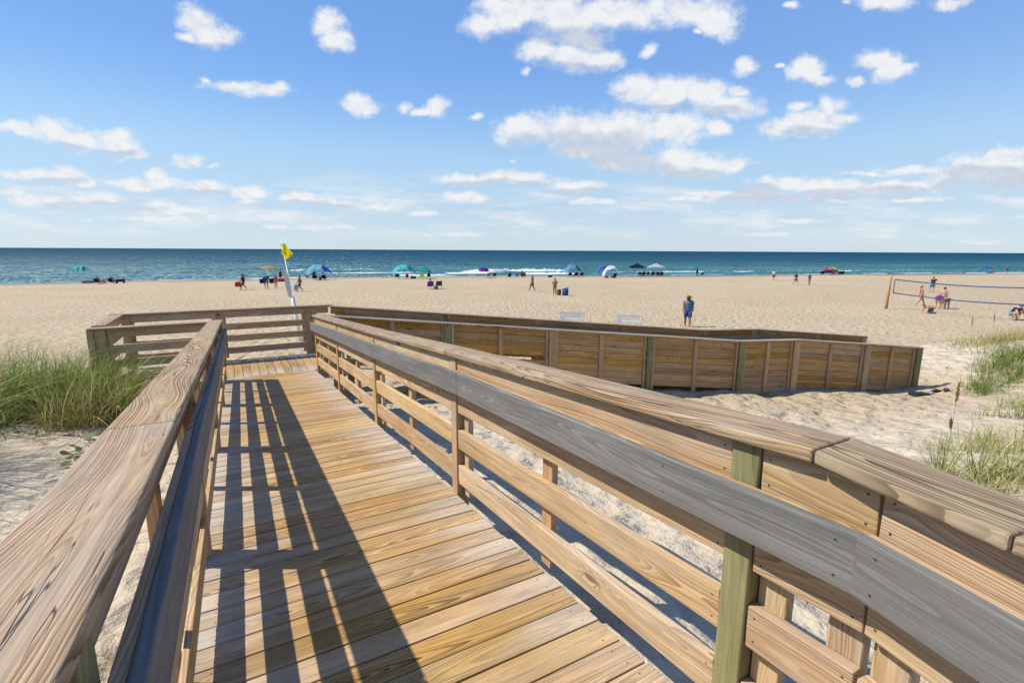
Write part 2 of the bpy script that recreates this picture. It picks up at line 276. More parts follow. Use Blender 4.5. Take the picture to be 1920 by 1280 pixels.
def sand_mat():
    m, T, b = mat('sand')
    g = T.n('ShaderNodeNewGeometry'); P = g.outputs['Position']; Q = T.sep(P)
    big = T.noise(P, .12, 4, .6); mid = T.noise(P, 1.7, 5, .62); fine = T.noise(P, 14, 6, .7); grain = T.noise(P, 300, 2, .7)
    c = T.mix(T.ss(big, .35, .65), (.475, .373, .234), (.53, .422, .270))
    c = T.mix(T.ss(T.m('ADD', Q[2], T.m('MULTIPLY', T.m('SUBTRACT', big, .5), .6)), -3.3, -2.7), c, (.60, .53, .42))
    c = T.mix(T.ss(T.m('ADD', Q[2], T.m('MULTIPLY', T.m('SUBTRACT', big, .5), .6)), -3.3, -2.75), c, (.64, .56, .425))
    c = T.mix(T.ss(mid, .3, .75), T.mix(.5, c, (.46, .37, .25)), c)
    c = T.mix(T.ss(T.noise(P, 3.2, 4, .65), .50, .66, 0, .34), c, (.38, .30, .20))  # darker mottle: the shading of footprints, put into the sand colour
    c = T.mix(T.ss(T.noise(P, 7, 3), .68, .80, 0, .3), c, (.35, .26, .17))
    spk = T.n('ShaderNodeTexVoronoi'); spk.inputs['Scale'].default_value = 5.5; T.put(spk.inputs['Vector'], P)
    sm = T.m('MULTIPLY', T.m('SUBTRACT', 1.0, T.ss(spk.outputs['Distance'], .05, .16)), T.m('GREATER_THAN', T.sep(spk.outputs['Color'])[0], .72))
    c = T.mix(T.m('MULTIPLY', sm, .35), c, (.22, .17, .12))
    c = T.mix(T.ss(grain, .3, .7, 0, .22), c, (.30, .22, .15))
    # damp sand near the waterline
    edge = T.m('ADD', Q[2], T.m('MULTIPLY', T.m('SUBTRACT', T.noise(T.v('MULTIPLY', P, (.05, .3, 0)), 1, 3), .5), .25))
    c = T.mix(T.ss(edge, -5.02, -5.2), c, (.30, .225, .15))
    T.put(b.inputs['Base Color'], c); b.inputs['Specular IOR Level'].default_value = .15
    T.put(b.inputs['Roughness'], T.ss(edge, -5.12, -5.22, .95, .45))
    # trodden sand: hollows of footprints on the beach
    v = T.n('ShaderNodeTexVoronoi'); v.feature = 'SMOOTH_F1'; v.inputs['Scale'].default_value = 3.4; v.inputs['Smoothness'].default_value = .7
    wp = T.n('ShaderNodeTexNoise'); wp.inputs['Scale'].default_value = 3; T.put(wp.inputs['Vector'], P)
    T.put(v.inputs['Vector'], T.v('ADD', P, T.v('SCALE', wp.outputs['Color'], .35)))
    h = T.m('ADD', T.m('MULTIPLY', v.outputs['Distance'], .45), T.m('MULTIPLY', T.noise(P, 5, 4, .6), .35))
    h = T.m('ADD', T.m('MULTIPLY', h, T.ss(edge, -5.2, -4.9, .15, 1.0)), T.m('MULTIPLY', fine, .10))
    h = T.m('ADD', h, T.m('MULTIPLY', grain, .006))
    bump(T, b, h, .34, .9)
    return m
SAND = sand_mat()

def water_mat():
    m, T, b = mat('sea_water')
    g = T.n('ShaderNodeNewGeometry'); P = g.outputs['Position']; Q = T.sep(P)
    # distance out to sea from the shoreline
    d = T.m('ADD', T.m('MULTIPLY', T.m('SUBTRACT', Q[0], 50), .27), T.m('SUBTRACT', Q[1], 92))
    # axes along / across the wave crests
    al = T.m('SUBTRACT', T.m('MULTIPLY', Q[0], .965), T.m('MULTIPLY', Q[1], .26)); ac = T.m('ADD', T.m('MULTIPLY', Q[0], .26), T.m('MULTIPLY', Q[1], .965))
    W = T.comb(T.m('MULTIPLY', al, .22), ac, 0.0)
    c = T.mix(T.ss(d, 5, 130), (.032, .130, .150), (.012, .088, .132))
    c = T.mix(T.ss(d, 120, 1500), c, (.004, .042, .105))
    band = T.noise(T.comb(T.m('MULTIPLY', al, .012), T.m('MULTIPLY', T.m('LOGARITHM', T.m('MAXIMUM', T.m('ADD', d, 20), 1.0), 2.718), 16.0), 0.0), 1, 4, .6)
    c = T.mix(T.ss(band, .38, .66, 0, 1.0), c, T.mix(T.ss(d, 10, 200), (.09, .25, .27), (.02, .085, .14)))
    T.put(b.inputs['Base Color'], c); b.inputs['Roughness'].default_value = .6; b.inputs['Specular IOR Level'].default_value = 0.0
    gl = T.n('ShaderNodeBsdfGlossy'); gl.inputs['Roughness'].default_value = .3; ms = T.n('ShaderNodeMixShader'); T.put(ms.inputs[0], T.ss(d, 0, 500, .08, .03))
    T.t.links.new(b.outputs[0], ms.inputs[1]); T.t.links.new(gl.outputs[0], ms.inputs[2]); T.t.links.new(ms.outputs[0], [x for x in T.t.nodes if x.type == 'OUTPUT_MATERIAL'][0].inputs[0])
    h = T.m('ADD', T.m('MULTIPLY', T.noise(W, .10, 3, .5), 1.0), T.m('MULTIPLY', T.noise(W, .55, 5, .65), .5))
    h2 = T.m('ADD', h, T.m('MULTIPLY', T.noise(T.comb(T.m('MULTIPLY', al, .02), T.m('MULTIPLY', ac, .035), 0.0), 1, 6, .75), 6.0))
    bump(T, b, h2, 2.2, 1.0)
    T.t.links.new(b.inputs['Normal'].links[0].from_socket, gl.inputs['Normal'])
    return m
WATER = water_mat()
def foam_mat():
    m, T, b = mat('sea_foam'); g = T.n('ShaderNodeNewGeometry'); n = T.noise(g.outputs['Position'], 1.2, 5, .7)
    T.put(b.inputs['Base Color'], T.mix(T.ss(n, .35, .7), (.62, .70, .70), (.88, .90, .90))); b.inputs['Roughness'].default_value = .9
    bump(T, b, n, .3); return m
FOAM = foam_mat()

# ------------------------------------------------------------------ the ground
CP = np.array([(-6,0,-1.6),(-2,0,-1.75),(-1,2,-1.95),(-1.2,5,-2.15),(-3,4,-2.0),(-6,6,-1.9),(-2.2,8.8,-2.4),(-5,10,-2.4),(-2,12,-3.0),(-8,14,-3.0),(-15,8,-2.4),(-4,-8,-1.6),(4,-8,-1.7),(12,-6,-1.8),
(0.5,3,-2.05),(0.5,0,-1.85),(0.5,7,-2.55),(0.5,10,-2.95),(0.5,13,-3.25),(2.2,1,-1.85),(2.3,3,-2.03),(2.5,5,-2.3),(3,7,-2.75),(3,9,-3.0),(4,4,-2.35),(6,6,-3.0),(5,2,-2.1),(4,-1,-1.8),(7,1.6,-2.2),(9,2.5,-2.6),
(10.2,7,-3.2),(8,8,-3.12),(6,9,-3.08),(12,6,-3.24),(14,5.3,-3.27),(10.6,4.5,-3.1),(12,2,-2.65),(14.8,3.6,-2.95),(17.5,5.6,-2.72),(22,4.5,-2.35),(26,2,-2.2),(24,9,-3.7),(30,8,-4.0),(12,9,-3.4),(15,8,-3.5),(18,12,-3.8),(17,22,-3.95),(23,20,-4.2),
(2,20,-3.45),(-7.4,27,-3.85),(-20,25,-3.7),(42,19,-4.25),(45,8,-4.0),(45,-10,-3.2),(80,-20,-3.4),(30.5,49.7,-4.65),(1,62,-4.5),(-30,60,-4.5),(60,55,-4.8),(80,40,-4.7),(110,15,-4.5),(180,0,-4.4),(250,-40,-4.3),
(-60,111,-5.3),(-10.8,103.6,-5.3),(20,101,-5.3),(54.8,93.5,-5.3),(119.5,71.7,-5.3),(187,53,-5.3),(260,30,-5.3),(-60,96,-5.0),(-10,88,-5.02),(50,80,-5.02),(113,59,-5.0),(178,41,-5.0),(250,17,-5.0),
(-60,126,-6.0),(-8,120,-6.0),(60,110,-6.0),(126,88,-6.0),(196,68,-6.0),(270,45,-6.0)], float)
def _mq(d2): return np.sqrt(d2 + 1.5)
_D = ((CP[:, None, :2] - CP[None, :, :2])**2).sum(2)
_W = np.linalg.solve(np.block([[_mq(_D), np.ones((len(CP), 1))], [np.ones((1, len(CP))), np.zeros((1, 1))]]), np.append(CP[:, 2], 0))
def zg(x, y):
    x = np.asarray(x, float); y = np.asarray(y, float)
    z = np.full(x.shape, _W[-1])
    for (a, b, _), w in zip(CP, _W[:-1]): z = z + w * _mq((x - a)**2 + (y - b)**2)
    return z

def vnoise(x, y, seed=0):
    xi = np.floor(x).astype(np.int64); yi = np.floor(y).astype(np.int64); fx = x - xi; fy = y - yi
    fx = fx * fx * (3 - 2 * fx); fy = fy * fy * (3 - 2 * fy)
    def h(a, b):
        q = (a * 374761393 + b * 668265263 + seed * 982451653) & 0xffffffff
        q = ((q ^ (q >> 13)) * 1274126177) & 0xffffffff
        return ((q ^ (q >> 16)) & 0xffff) / 65535.0
    return (h(xi, yi) * (1 - fx) + h(xi + 1, yi) * fx) * (1 - fy) + (h(xi, yi + 1) * (1 - fx) + h(xi + 1, yi + 1) * fx) * fy
def relief(x, y):
    r = np.hypot(x - 3, y - 5)
    n = (vnoise(x / .9, y / .9, 1) - .5) * .085 + (vnoise(x / .35 + 7, y / .35, 2) - .5) * .055
    f = vnoise(x / .22, y / .22, 3); n = n - np.clip(f - .60, 0, 1) * .17      # scuffs and footprints
    n = n + (vnoise(x / .12, y / .12, 4) - .5) * .012
    duneL = np.clip((-0.6 - x) / .6, 0, 1) * np.clip((12 - y) / 3, 0, 1)         # smoother wind-blown sand left of the ramp
    big = (vnoise(x / 6, y / 6, 5) - .5) * .12 * np.clip((r - 12) / 20, 0, 1)
    return n * (1 - .55 * duneL) * np.clip(1.0 - (r - 14) / 30, .25, 1.0) * np.clip(.7 + r / 20, 0, 1) + big
def build_ground():
    u = np.linspace(-np.arcsinh(130 / 4.), np.arcsinh(270 / 4.), 760); xs = 3 + 4 * np.sinh(u)
    v = np.linspace(-np.arcsinh(40 / 4.), np.arcsinh(125 / 4.), 620); ys = 5 + 4 * np.sinh(v)
    Xg, Yg = np.meshgrid(xs, ys)
    Zg = zg(Xg, Yg) + relief(Xg, Yg) * np.clip((zg(Xg, Yg) + 5.25) / .25, .1, 1)
    nx, ny = len(xs), len(ys); i = np.arange(nx * ny).reshape(ny, nx)
    q = np.stack([i[:-1, :-1], i[:-1, 1:], i[1:, 1:], i[1:, :-1]], -1).reshape(-1, 4)
    tag(link('sand_beach', mesh_np('sand_beach', np.stack([Xg, Yg, Zg], -1).reshape(-1, 3), q, [SAND], True)), kind='structure')
    # the land goes on far to both sides and behind, under the same sand
    bm = bmesh.new()
    for (x0, x1, y0, y1) in ((-6000, -120, -3000, 118), (268, 6000, -3000, -20), (-120, 268, -3000, -34)):
        vs = [bm.verts.new((x, y, -5.9 if y > 60 else -4.6)) for x, y in ((x0, y0), (x1, y0), (x1, y1), (x0, y1))]
        bm.faces.new(vs)
    tag(link('sand_plain', bm_mesh('sand_plain', bm, SAND)), kind='structure')
    sea = bmesh.new(); gx = (-30000, -3000, -300, 400, 3000, 30000); gy = (20, 200, 600, 3000, 12000, 40000)
    g = [[sea.verts.new((x, y, -5.3)) for x in gx] for y in gy]
    for r0, r1 in zip(g, g[1:]):
        for k in range(len(gx) - 1): sea.faces.new((r0[k], r0[k + 1], r1[k + 1], r1[k]))
    tag(link('sea', bm_mesh('sea', sea, WATER)), kind='structure')
build_ground()
def gz(x, y): return float(zg(x, y) + relief(np.float64(x), np.float64(y)) * min(max((float(zg(x, y)) + 5.25) / .25, .1), 1))

def shore_y(x): return np.interp(x, [-60, -10.8, 20, 54.8, 119.5, 187, 260], [111, 103.6, 101, 93.5, 71.7, 53, 30])
def foam_strip(name, x0, x1, dout, width, h, seed, gap=.0, label=''):
    n = max(12, int((x1 - x0) / .45)); xs = np.linspace(x0, x1, n); V = []; Fq = []
    k = 6
    for i, x in enumerate(xs):
        e = min(1, (i + .5) / n * 8, (n - i) / n * 8) ** .5
        wv = width * (0.25 + 1.1 * vnoise(np.float64(x / 3.1), np.float64(seed), seed) + .5 * vnoise(np.float64(x / .9), np.float64(seed + 2), seed)) * e
        if vnoise(np.float64(x / 7.), np.float64(3.3), seed + 5) < gap: wv *= .12
        yc = shore_y(x) + dout + (vnoise(np.float64(x / 9.), np.float64(1.), seed + 9) - .5) * width * 1.6
        for j in range(k):
            t = j / (k - 1)
            V.append((x + (rng.random() - .5) * .3, yc + (t - .5) * wv, -5.3 + .012 + h * math.sin(math.pi * min(1, t * 1.15)) * (.6 + .8 * rng.random()) * e))
    for i in range(n - 1):
        for j in range(k - 1):
            a = i * k + j; Fq.append((a, a + k, a + k + 1, a + 1))
    o = link(name, mesh_np(name, V, Fq, [FOAM], True)); tag(o, label, 'foam', kind='stuff'); return o
foam_strip('surf_foam', 50, 76, 21, 1.9, .5, 3, .15, label='white crest of the wave breaking off the beach behind the purple umbrella')
foam_strip('surf_foam', 57, 69, 7.5, 3.2, .35, 5, .1, label='white foam of the inner wave rolling in near the beach')
foam_strip('surf_foam', 42, 52, 9, 2.0, .25, 6, label='short streak of foam left of the purple umbrella')
foam_strip('surf_foam', -16, 14, -.4, 1.1, .08, 8, .35, label='thin white swash running up the wet sand on the left')
foam_strip('surf_foam', 22, 45, 0.2, .7, .06, 12, .6, label='thin swash line in the middle of the shore')
foam_strip('surf_foam', 30, 40, 4, 1.2, .2, 14, .2, label='low foam behind the turquoise umbrella')
foam_strip('surf_foam', 76, 130, -.2, .5, .05, 15, .5, label='thin swash line on the right of the shore')
foam_strip('surf_foam', 12, 34, 34, 1.6, .3, 16, .45, label='broken far crest of foam out beyond the yellow umbrella')
foam_strip('surf_foam', -70, 60, 16, .6, .16, 23, .72, label='thin broken line of foam just off the beach on the left')
foam_strip('surf_foam', 80, 190, 14, .6, .2, 31, .62, label='thin broken line of foam just off the beach on the right')
foam_strip('surf_foam', 130, 240, 0, 1.2, .08, 19, .3, label='pale swash line at the far right of the shore')

# ------------------------------------------------------------------ the boardwalk
SL = .0861
def deck_z(y): return -1.4565 - SL * min(max(y, .6), 10.32)
LZ = -2.353
def plank_mesh(L, W, T_, bev=.004, seg=2, m=None, screws=None, key=''):
    k = ('plank', round(L, 2), round(W, 3), round(T_, 3), bev, m.name, key)
    if k not in MATS:
        bm = bmesh.new(); bx(bm, -L / 2, L / 2, -W / 2, W / 2, -T_ / 2, T_ / 2)
        bmesh.ops.bevel(bm, geom=bm.edges[:], offset=bev, segments=seg, profile=.6, affect='EDGES', clamp_overlap=True)
        for f in bm.faces: f.smooth = seg > 2 and max(e.calc_length() for e in f.edges) < L * .99 and False
        me = bm_mesh('plank', bm, m)
        if screws:
            b2 = bmesh.new(); b2.from_mesh(me)
            for sx, sy in screws:
                c = [b2.verts.new((sx + .0036 * math.cos(a * math.pi / 3), sy + .0036 * math.sin(a * math.pi / 3), T_ / 2 + .0008)) for a in range(6)]
                f = b2.faces.new(c); f.material_index = 1
            b2.to_mesh(me); b2.free(); me.materials.append(screw_dark)
        MATS[k] = me
    return MATS[k]
def frame(p0, p1, up):
    """matrix: X along p0-p1, Z (thickness) towards up"""
    p0, p1 = Vector(p0), Vector(p1); X = (p1 - p0).normalized(); Zv = Vector(up); Zv = (Zv - X * Zv.dot(X)).normalized(); Yv = Zv.cross(X); c = (p0 + p1) / 2
    return Matrix(((X.x, Yv.x, Zv.x, c.x), (X.y, Yv.y, Zv.y, c.y), (X.z, Yv.z, Zv.z, c.z), (0, 0, 0, 1))), (p1 - p0).length
def plank(name, p0, p1, up, W, T_, m, parent, bev=.004, seg=2, screws=None, key='', jit=0.):
    M, L = frame(p0, p1, up)
    if jit: M = M @ Matrix.Rotation(random.uniform(-jit, jit), 4, 'Z') @ Matrix.Rotation(random.uniform(-jit, jit) * .6, 4, 'X')
    return link(name, plank_mesh(L, W, T_, bev, seg, m, screws, key), parent, M)

# upper ramp deck: boards across, joists under
ramp = thing('upper_ramp_deck', 'long plank deck of the upper ramp running down towards the sea, striped by railing shadows', 'ramp')
XL, XR = -.268, 1.275
def deck_board(yc, z, sl, first=False):
    ex = random.uniform(-.004, .006); cz = random.uniform(-.0015, .0015)
    L = XR - XL; c = Vector(((XL + XR) / 2 + ex, yc, z - .0135 + cz))
    up = Vector((0, sl, 1)).normalized()
    v = random.randrange(3)
    scr = [(s_ * (L / 2 - d) + random.uniform(-.006, .006), t * .038 + random.uniform(-.004, .004)) for s_, d in ((-1, .07), (1, .07), (1, L / 2)) for t in (-1, 1)]
    return plank('deck_board', c - Vector((L / 2, 0, 0)), c + Vector((L / 2, 0, 0)), up, .1368, .027, deck_wood, ramp, .0045, 2, scr, 'd%d' % v, .0012)
B = .1445 * math.cos(math.atan(SL)); y = 1.2006 + B / 2 - 5 * B
while y < 10.28: deck_board(y, deck_z(y), SL); y += B
yy = 1.2006 + B / 2 - 6 * B
for k in range(14): deck_board(yy - k * .1445, deck_z(0), 0)
for x in (-.22, .5, 1.235):
    for (a, b) in ((.62, 10.3), (-1.4, .60)):
        plank('joist', (x, a, deck_z(a) - .118), (x, b, deck_z(b) - .118), (1, 0, 0), .18, .038, rail_wood, ramp)

BOARDS4 = [(-.042, .138), (-.30, .138), (-.555, .138), (-.82, .138)]
def railing(th, org, ang, side, posts, top, s0, s1, boards=None, postw=.09, postdrop=lambda s: 1.5, green=(), capmat=None, hand=None, capjoints=None, nail='near', mids=True, capw=(-.03, .155), posts_far=0, board_mat=None, green_all=False, hoff=0., bgap=.001, bbev=.005):
    """railing along a line: off is measured outwards from the post's walkway face"""
    d = Vector((math.cos(ang), math.sin(ang), 0)); n = Vector((-math.sin(ang), math.cos(ang), 0)) * side     # n points outwards
    o = Vector((org[0], org[1], 0)); bmtl = board_mat or rail_wood
    P = lambda s, off, z: o + d * s + n * off + Vector((0, 0, z))
    sgn = 1
    for i, s in enumerate(posts):
        g = i in green or green_all; zt = top(s) - .040; zb = zt - postdrop(s)
        plank('post', P(s, postw / 2, zb), P(s, postw / 2, zt), n, postw, postw, green_wood if g else post_wood, th, .003, 1)
    # cap rail in lengths between joints
    cj = capjoints or posts
    if cj[0] > 40: cj = []
    for a, b in zip(cj, cj[1:]):
        ga = .002
        plank('cap_rail', P(a + ga, sum(capw) / 2, top(a) - .019), P(b - ga, sum(capw) / 2, top(b) - .019), (0, 0, 1), capw[1] - capw[0], .038, capmat or cap_wood, th, .011, 4, key='cap')
    # horizontal boards butt against the posts
    knots = sorted(posts)
    spans = []
    e = [s0] + [q for q in knots if s0 < q < s1] + [s1]
    for a, b in zip(e, e[1:]):
        if b - a < .12: continue
        a2 = a + (postw / 2 + .003 if a in knots else .002); b2 = b - (postw / 2 + .003 if b in knots else .002)
        spans.append((a, b, a2, b2))
    for a, b, a2, b2 in spans:
        bl = boards(a) if callable(boards) else (boards or BOARDS4)
        for bd in bl:
            dz, h = bd[:2]; bo = .016 + bd[2] if len(bd) > 2 else .029; bt = .024 if len(bd) > 2 else .038
            jz = random.uniform(-.004, .004)
            za = top(a2) + dz - h / 2 + jz; zb = top(b2) + dz - h / 2 + jz
            plank('rail_board', P(a2, bo, za), P(b2, bo, zb), n * -1, h - bgap, bt, bmtl, th, bbev, 2, screws=[(s_ * ((b2 - a2) / 2 - .025), t * .038) for s_ in (-1, 1) for t in (-1, 1)])
        lo = min(q[0] - q[1] for q in bl)
        if mids and b - a > 1.2:
            m_ = (a + b) / 2; zt = top(m_) - .041
            plank('stud', P(m_, .068, zt + lo - .05), P(m_, .068, zt), n, .089, .038, post_wood, th, .003, 1)
        for q, dirn in ((a, 1), (b, -1)):
            if q not in knots: continue
            if (nail == 'near' and dirn == 1): continue
            w_ = .089 if nail == 'near' else .05
            sc = q + dirn * (postw / 2 + .006 + w_ / 2)
            plank('nailer', P(sc, .069, top(sc) - .041 + lo - .05), P(sc, .069, top(sc) - .041), n, w_, .038, rail_wood, th, .003, 1)
    if hand:
        hs, f = hand; zz = lambda s: top(s) + f(s)
        for a, b in zip(hs, hs[1:]):
            plank('handrail_backing', P(a, -.0255, zz(a) - .076), P(b, -.0255, zz(b) - .076), n * -1, .138, .027, rail_wood, th, .004, 2)
            plank('handrail', P(a + .0008, -.0545, zz(a) - .076), P(b - .0008, -.0545, zz(b) - .076), n * -1, .152, .030, comp_grey, th, .007, 3, key='hr',
                  screws=[(s_ * ((b - a) / 2 - q), t * .045) for s_ in (-1, 1) for q in (.05, .6) for t in (-1, 1)])
PY = [.87, 3.12, 5.42, 7.70, 9.95]
def captop(y): return float(np.interp(y, [.66, 3.12, 5.4, 7.7, 9.95, 10.6], [-.492, -.680, -.868, -1.043, -1.216, -1.255])) if y > .66 else -.492
hdiff = lambda y: float(np.interp(y, [.5, .87, 1.8, 3.12, 7.7, 9.95], [-.150, -.152, -.128, -.112, -.122, -.142]))

rr = thing('right_railing', 'wooden railing with grey handrail along the sunny right side of the upper ramp', 'railing')
railing(rr, (1.277, 0), math.pi / 2, -1, PY, captop, .52, 9.95, green=(0,), nail='near', capjoints=[.665, 3.2, 5.36, 7.75, 10.03],
        hand=([.515, 2.9, 5.2, 7.6, 10.03], hdiff))
# the part of the right railing that bends round to the head of the ramp
a2 = math.radians(-90 - 11); o2 = (1.277, .52); o2c = (1.277, .66)
flat = lambda s: -.492
railing(rr, o2, a2, 1, [1.75], flat, .0, 2.6, nail='near', capjoints=[50., 50.001], hand=([.004, 2.5], lambda s: -.150), mids=False)
def mitre(o, k, sign):
    me = o.data.copy(); o.data = me; L = max(v.co.x for v in me.vertices)
    for v in me.vertices:
        if v.co.x * sign > L - .06: v.co.x += k * v.co.y
n2 = Vector((-math.sin(a2), math.cos(a2), 0)); d2 = Vector((math.cos(a2), math.sin(a2), 0)); oc = Vector((o2c[0], o2c[1], -.511))
for a, b in ((-.0155, .40), (.403, 2.6)):
    o = plank('cap_rail', oc + d2 * a + n2 * .0625, oc + d2 * b + n2 * .0625, (0, 0, 1), .185, .038, cap_wood, rr, .011, 4, key='cap')
    if a < .01: mitre(o, math.tan(math.radians(11)) * -1.0, -1)
for s_ in (.048, -.052):
    c_ = Vector((o2[0], o2[1], 0)) + (d2 * s_ + n2 * .069 if s_ > 0 else Vector((.069, -s_, 0)))
    plank('nailer', c_ + Vector((0, 0, -1.53)), c_ + Vector((0, 0, -.533)), n2 if s_ > 0 else (1, 0, 0), .089, .038, rail_wood, rr, .003, 1)

BL = [(-.042, .13, .026), (-.305, .13, .0), (-.556, .13, .0), (-.810, .13, .0)]
lr = thing('left_railing', 'wooden railing with cracked greying cap beside the grass, along the left of the upper ramp', 'railing')
railing(lr, (-.237, 0), math.pi / 2, 1, [-1.4] + PY, lambda y: captop(y), -1.4, 9.95, boards=BL, hoff=.008, green=(1,), nail='near', capjoints=[-1.45, .62, 2.05, 5.62, 10.04], capw=(-.018, .182),
        hand=([-1.4, .60, 2.4, 4.8, 7.2, 10.03], hdiff))

# ------------------------------------------------------------------ landing at the turn of the ramp
A0 = Vector((1.32, 10.32)); th2 = math.radians(-20.1); D2 = Vector((math.cos(th2), math.sin(th2))); N2 = Vector((-math.sin(th2), math.cos(th2)))
LY0, LY1 = 10.33, 12.06
ld = thing('landing_deck', 'level plank landing where the two ramps meet, its boards running towards the sea', 'deck')
x = -2.0
while x < 2.02:
    ya = LY0 if x < 1.32 else LY0 + (x - 1.32) / .61 * 1.62
    if LY1 - ya > .12:
        je = random.uniform(-.012, .02)
        plank('deck_board', (x + .07, ya, LZ - .0135), (x + .07, LY1 + je, LZ - .0135), (0, 0, 1), .1368, .027, deck_wood, ld, .0045, 2, None, 'l', .0015)
    x += .1445
for yj in (10.36, 11.2, 12.02): plank('joist', (-2.1, yj, LZ - .118), (1.9, yj, LZ - .118), (0, 1, 0), .18, .038, rail_wood, ld)
for px, py in ((-2.0, 10.45), (-2.0, 11.9), (0, 11.9), (1.5, 11.8), (-.9, 10.5)):
    plank('support_post', (px, py, gz(px, py) - .3), (px, py, LZ - .21), (0, 1, 0), .14, .14, rail_wood, ld, .003, 1)
LT = lambda s: -1.262
fr = thing('landing_front_railing', 'sea side railing of the landing, dark in its own shade, under the yellow flag', 'railing')
railing(fr, (-1.97, 12.07), 0, 1, [.07, 1.64, 3.39], LT, .07, 3.84, nail='none', mids=False, postw=.14, capjoints=[-.17, 1.64, 3.96])
plank('post', (1.555, 12.14, -2.9), (1.555, 12.14, -1.303), (0, 1, 0), .10, .10, post_wood, fr, .003, 1)
ls = thing('landing_left_railing', 'short end railing closing the landing on the left, seen almost end on above the grass', 'railing')
railing(ls, (-1.95, 10.33), math.pi / 2, 1, [], LT, .10, 1.70, nail='none', mids=False, capjoints=[.115, 1.68])
ln_ = thing('landing_near_railing', 'near railing of the landing beyond the grass, with two stout posts at its left corner', 'railing')
railing(ln_, (-.44, 10.24), math.pi, 1, [1.50], LT, .0, 1.50, nail='none', mids=False, postw=.14, capjoints=[.0, 1.665])
plank('post', (-2.065, 10.17, -2.9), (-2.065, 10.17, -1.303), (0, 1, 0), .09, .14, post_wood, ln_, .003, 1)
bolt = bmesh.new(); bmesh.ops.create_cone(bolt, cap_ends=True, segments=10, radius1=.028, radius2=.024, depth=.02, matrix=Matrix.Translation((-.33, 12.06, -1.37)) @ Matrix.Rotation(math.pi / 2, 4, 'X'))
link('bolt', bm_mesh('bolt', bolt, screw_dark), fr)

# ------------------------------------------------------------------ lower ramp: two solid board walls with a handrail between
L1, L2, L3 = 9.27, 1.44, 3.38; S2 = .080
def top2(s): return -1.262 - S2 * (min(s, L1) + max(0, s - L1 - L2))
W8 = [(-.042 - .1385 * i, .1385) for i in range(8)]
def wallb(a):
    if a < 2.3: return [(-.042 - .1385 * i, .1385) for i in range(5)] + [(-.86, .1385)]
    if a < 4.4: return [(-.042 - .1385 * i, .1385) for i in range(4)] + [(-.70, .1385), (-.90, .1385)]
    return W8
PS = [.37, 2.60, 4.81, 7.04, 9.27, 10.66, 12.57, 14.02]
def gdrop(P0):
    def f(s):
        q = Vector(P0) + D2 * s; return max(1.1, top2(s) - .04 - gz(q.x, q.y) + .35)
    return f
near0 = A0 + N2 * .155; far0 = A0 + N2 * (1.78 - .155)
nw = thing('lower_ramp_near_wall', 'near side wall of the lower ramp, close set horizontal boards between upright studs, facing the camera', 'wall')
railing(nw, near0, th2, -1, PS, top2, .10, 14.06, boards=wallb, bgap=.005, bbev=.007, postw=.14, postdrop=gdrop(near0), green=(1, 3, 4, 7), nail='both', board_mat=wall_wood,
        capjoints=[.0, 2.6, 5.9, 9.27, 10.71, 14.09], hand=([.3, 4.8, 9.27, 10.71, 14.0], lambda s: -.14))
fw = thing('lower_ramp_far_wall', 'far side wall of the lower ramp, only its shaded top board and grey handrail showing', 'wall')
PF = [.37, 2.60, 4.81, 7.04, 9.27, 10.66, 12.57, 14.02]
railing(fw, far0, th2, 1, PF, top2, .0, 14.06, boards=lambda a: BOARDS4 if a < 4.4 else W8, postw=.14, postdrop=gdrop(far0), green=(1,), nail='both', board_mat=wall_wood,
        capjoints=[-.02, 2.6, 5.9, 9.27, 10.71, 14.09], hand=([.1, 4.8, 9.27, 10.71, 13.95], lambda s: -.17))
# skirt boards under the level stretch, stained orange
for a, b in ((9.36, 10.58), (10.76, 12.45)):
    pa, pb = near0 + D2 * a - N2 * .03, near0 + D2 * b - N2 * .03
    o = plank('skirt_board', (pa.x, pa.y, top2(a) - 1.225), (pb.x, pb.y, top2(b) - 1.225), (-N2.x, -N2.y, 0), .15, .038, deck_wood, nw, .004, 2); o['label'] = 'yellow skirt board along the sand'
lo = thing('lower_ramp_deck', 'plank deck of the lower ramp between its two board walls', 'ramp')
def dz2(s): return top2(s) - 1.075
s = .55
while s < 14.0:
    c = A0 + N2 * .89 + D2 * s; e = N2 * .735; sl = 0 if L1 < s < L1 + L2 else -S2
    plank('deck_board', (c.x - e.x, c.y - e.y, dz2(s)), (c.x + e.x, c.y + e.y, dz2(s)), (-sl * D2.x, -sl * D2.y, 1), .1368, .027, deck_wood, lo, .0045, 1, None, 'q', .0015)
    s += .1445

# ------------------------------------------------------------------ things on the beach
def pl(name, c, thin=0., **k):
    key = 'pl_' + name
    if key not in MATS:
        m = MATS[key] = plain(name, c, **k)
        if thin:      # sunlight glows through stretched cloth
            T = m.node_tree; tr = T.nodes.new('ShaderNodeBsdfTranslucent'); tr.inputs[0].default_value = (*c, 1); ms = T.nodes.new('ShaderNodeMixShader'); ms.inputs[0].default_value = thin
            b = [x for x in T.nodes if x.type == 'BSDF_PRINCIPLED'][0]; o = [x for x in T.nodes if x.type == 'OUTPUT_MATERIAL'][0]
            T.links.new(b.outputs[0], ms.inputs[1]); T.links.new(tr.outputs[0], ms.inputs[2]); T.links.new(ms.outputs[0], o.inputs[0])
    return MATS[key]
NAVY = pl('navy_cloth', (.012, .018, .055), rough=.85); BLACK = pl('black_cloth', (.014, .014, .017), rough=.85); BLUE = pl('blue_cloth', (.02, .07, .28), rough=.8)
TEAL = pl('teal_cloth', (.06, .60, .60), thin=.5, rough=.75); TEALD = pl('deep_teal_cloth', (.02, .33, .42), thin=.5, rough=.75); SKYB = pl('sky_blue_cloth', (.12, .50, .72), thin=.5, rough=.75)
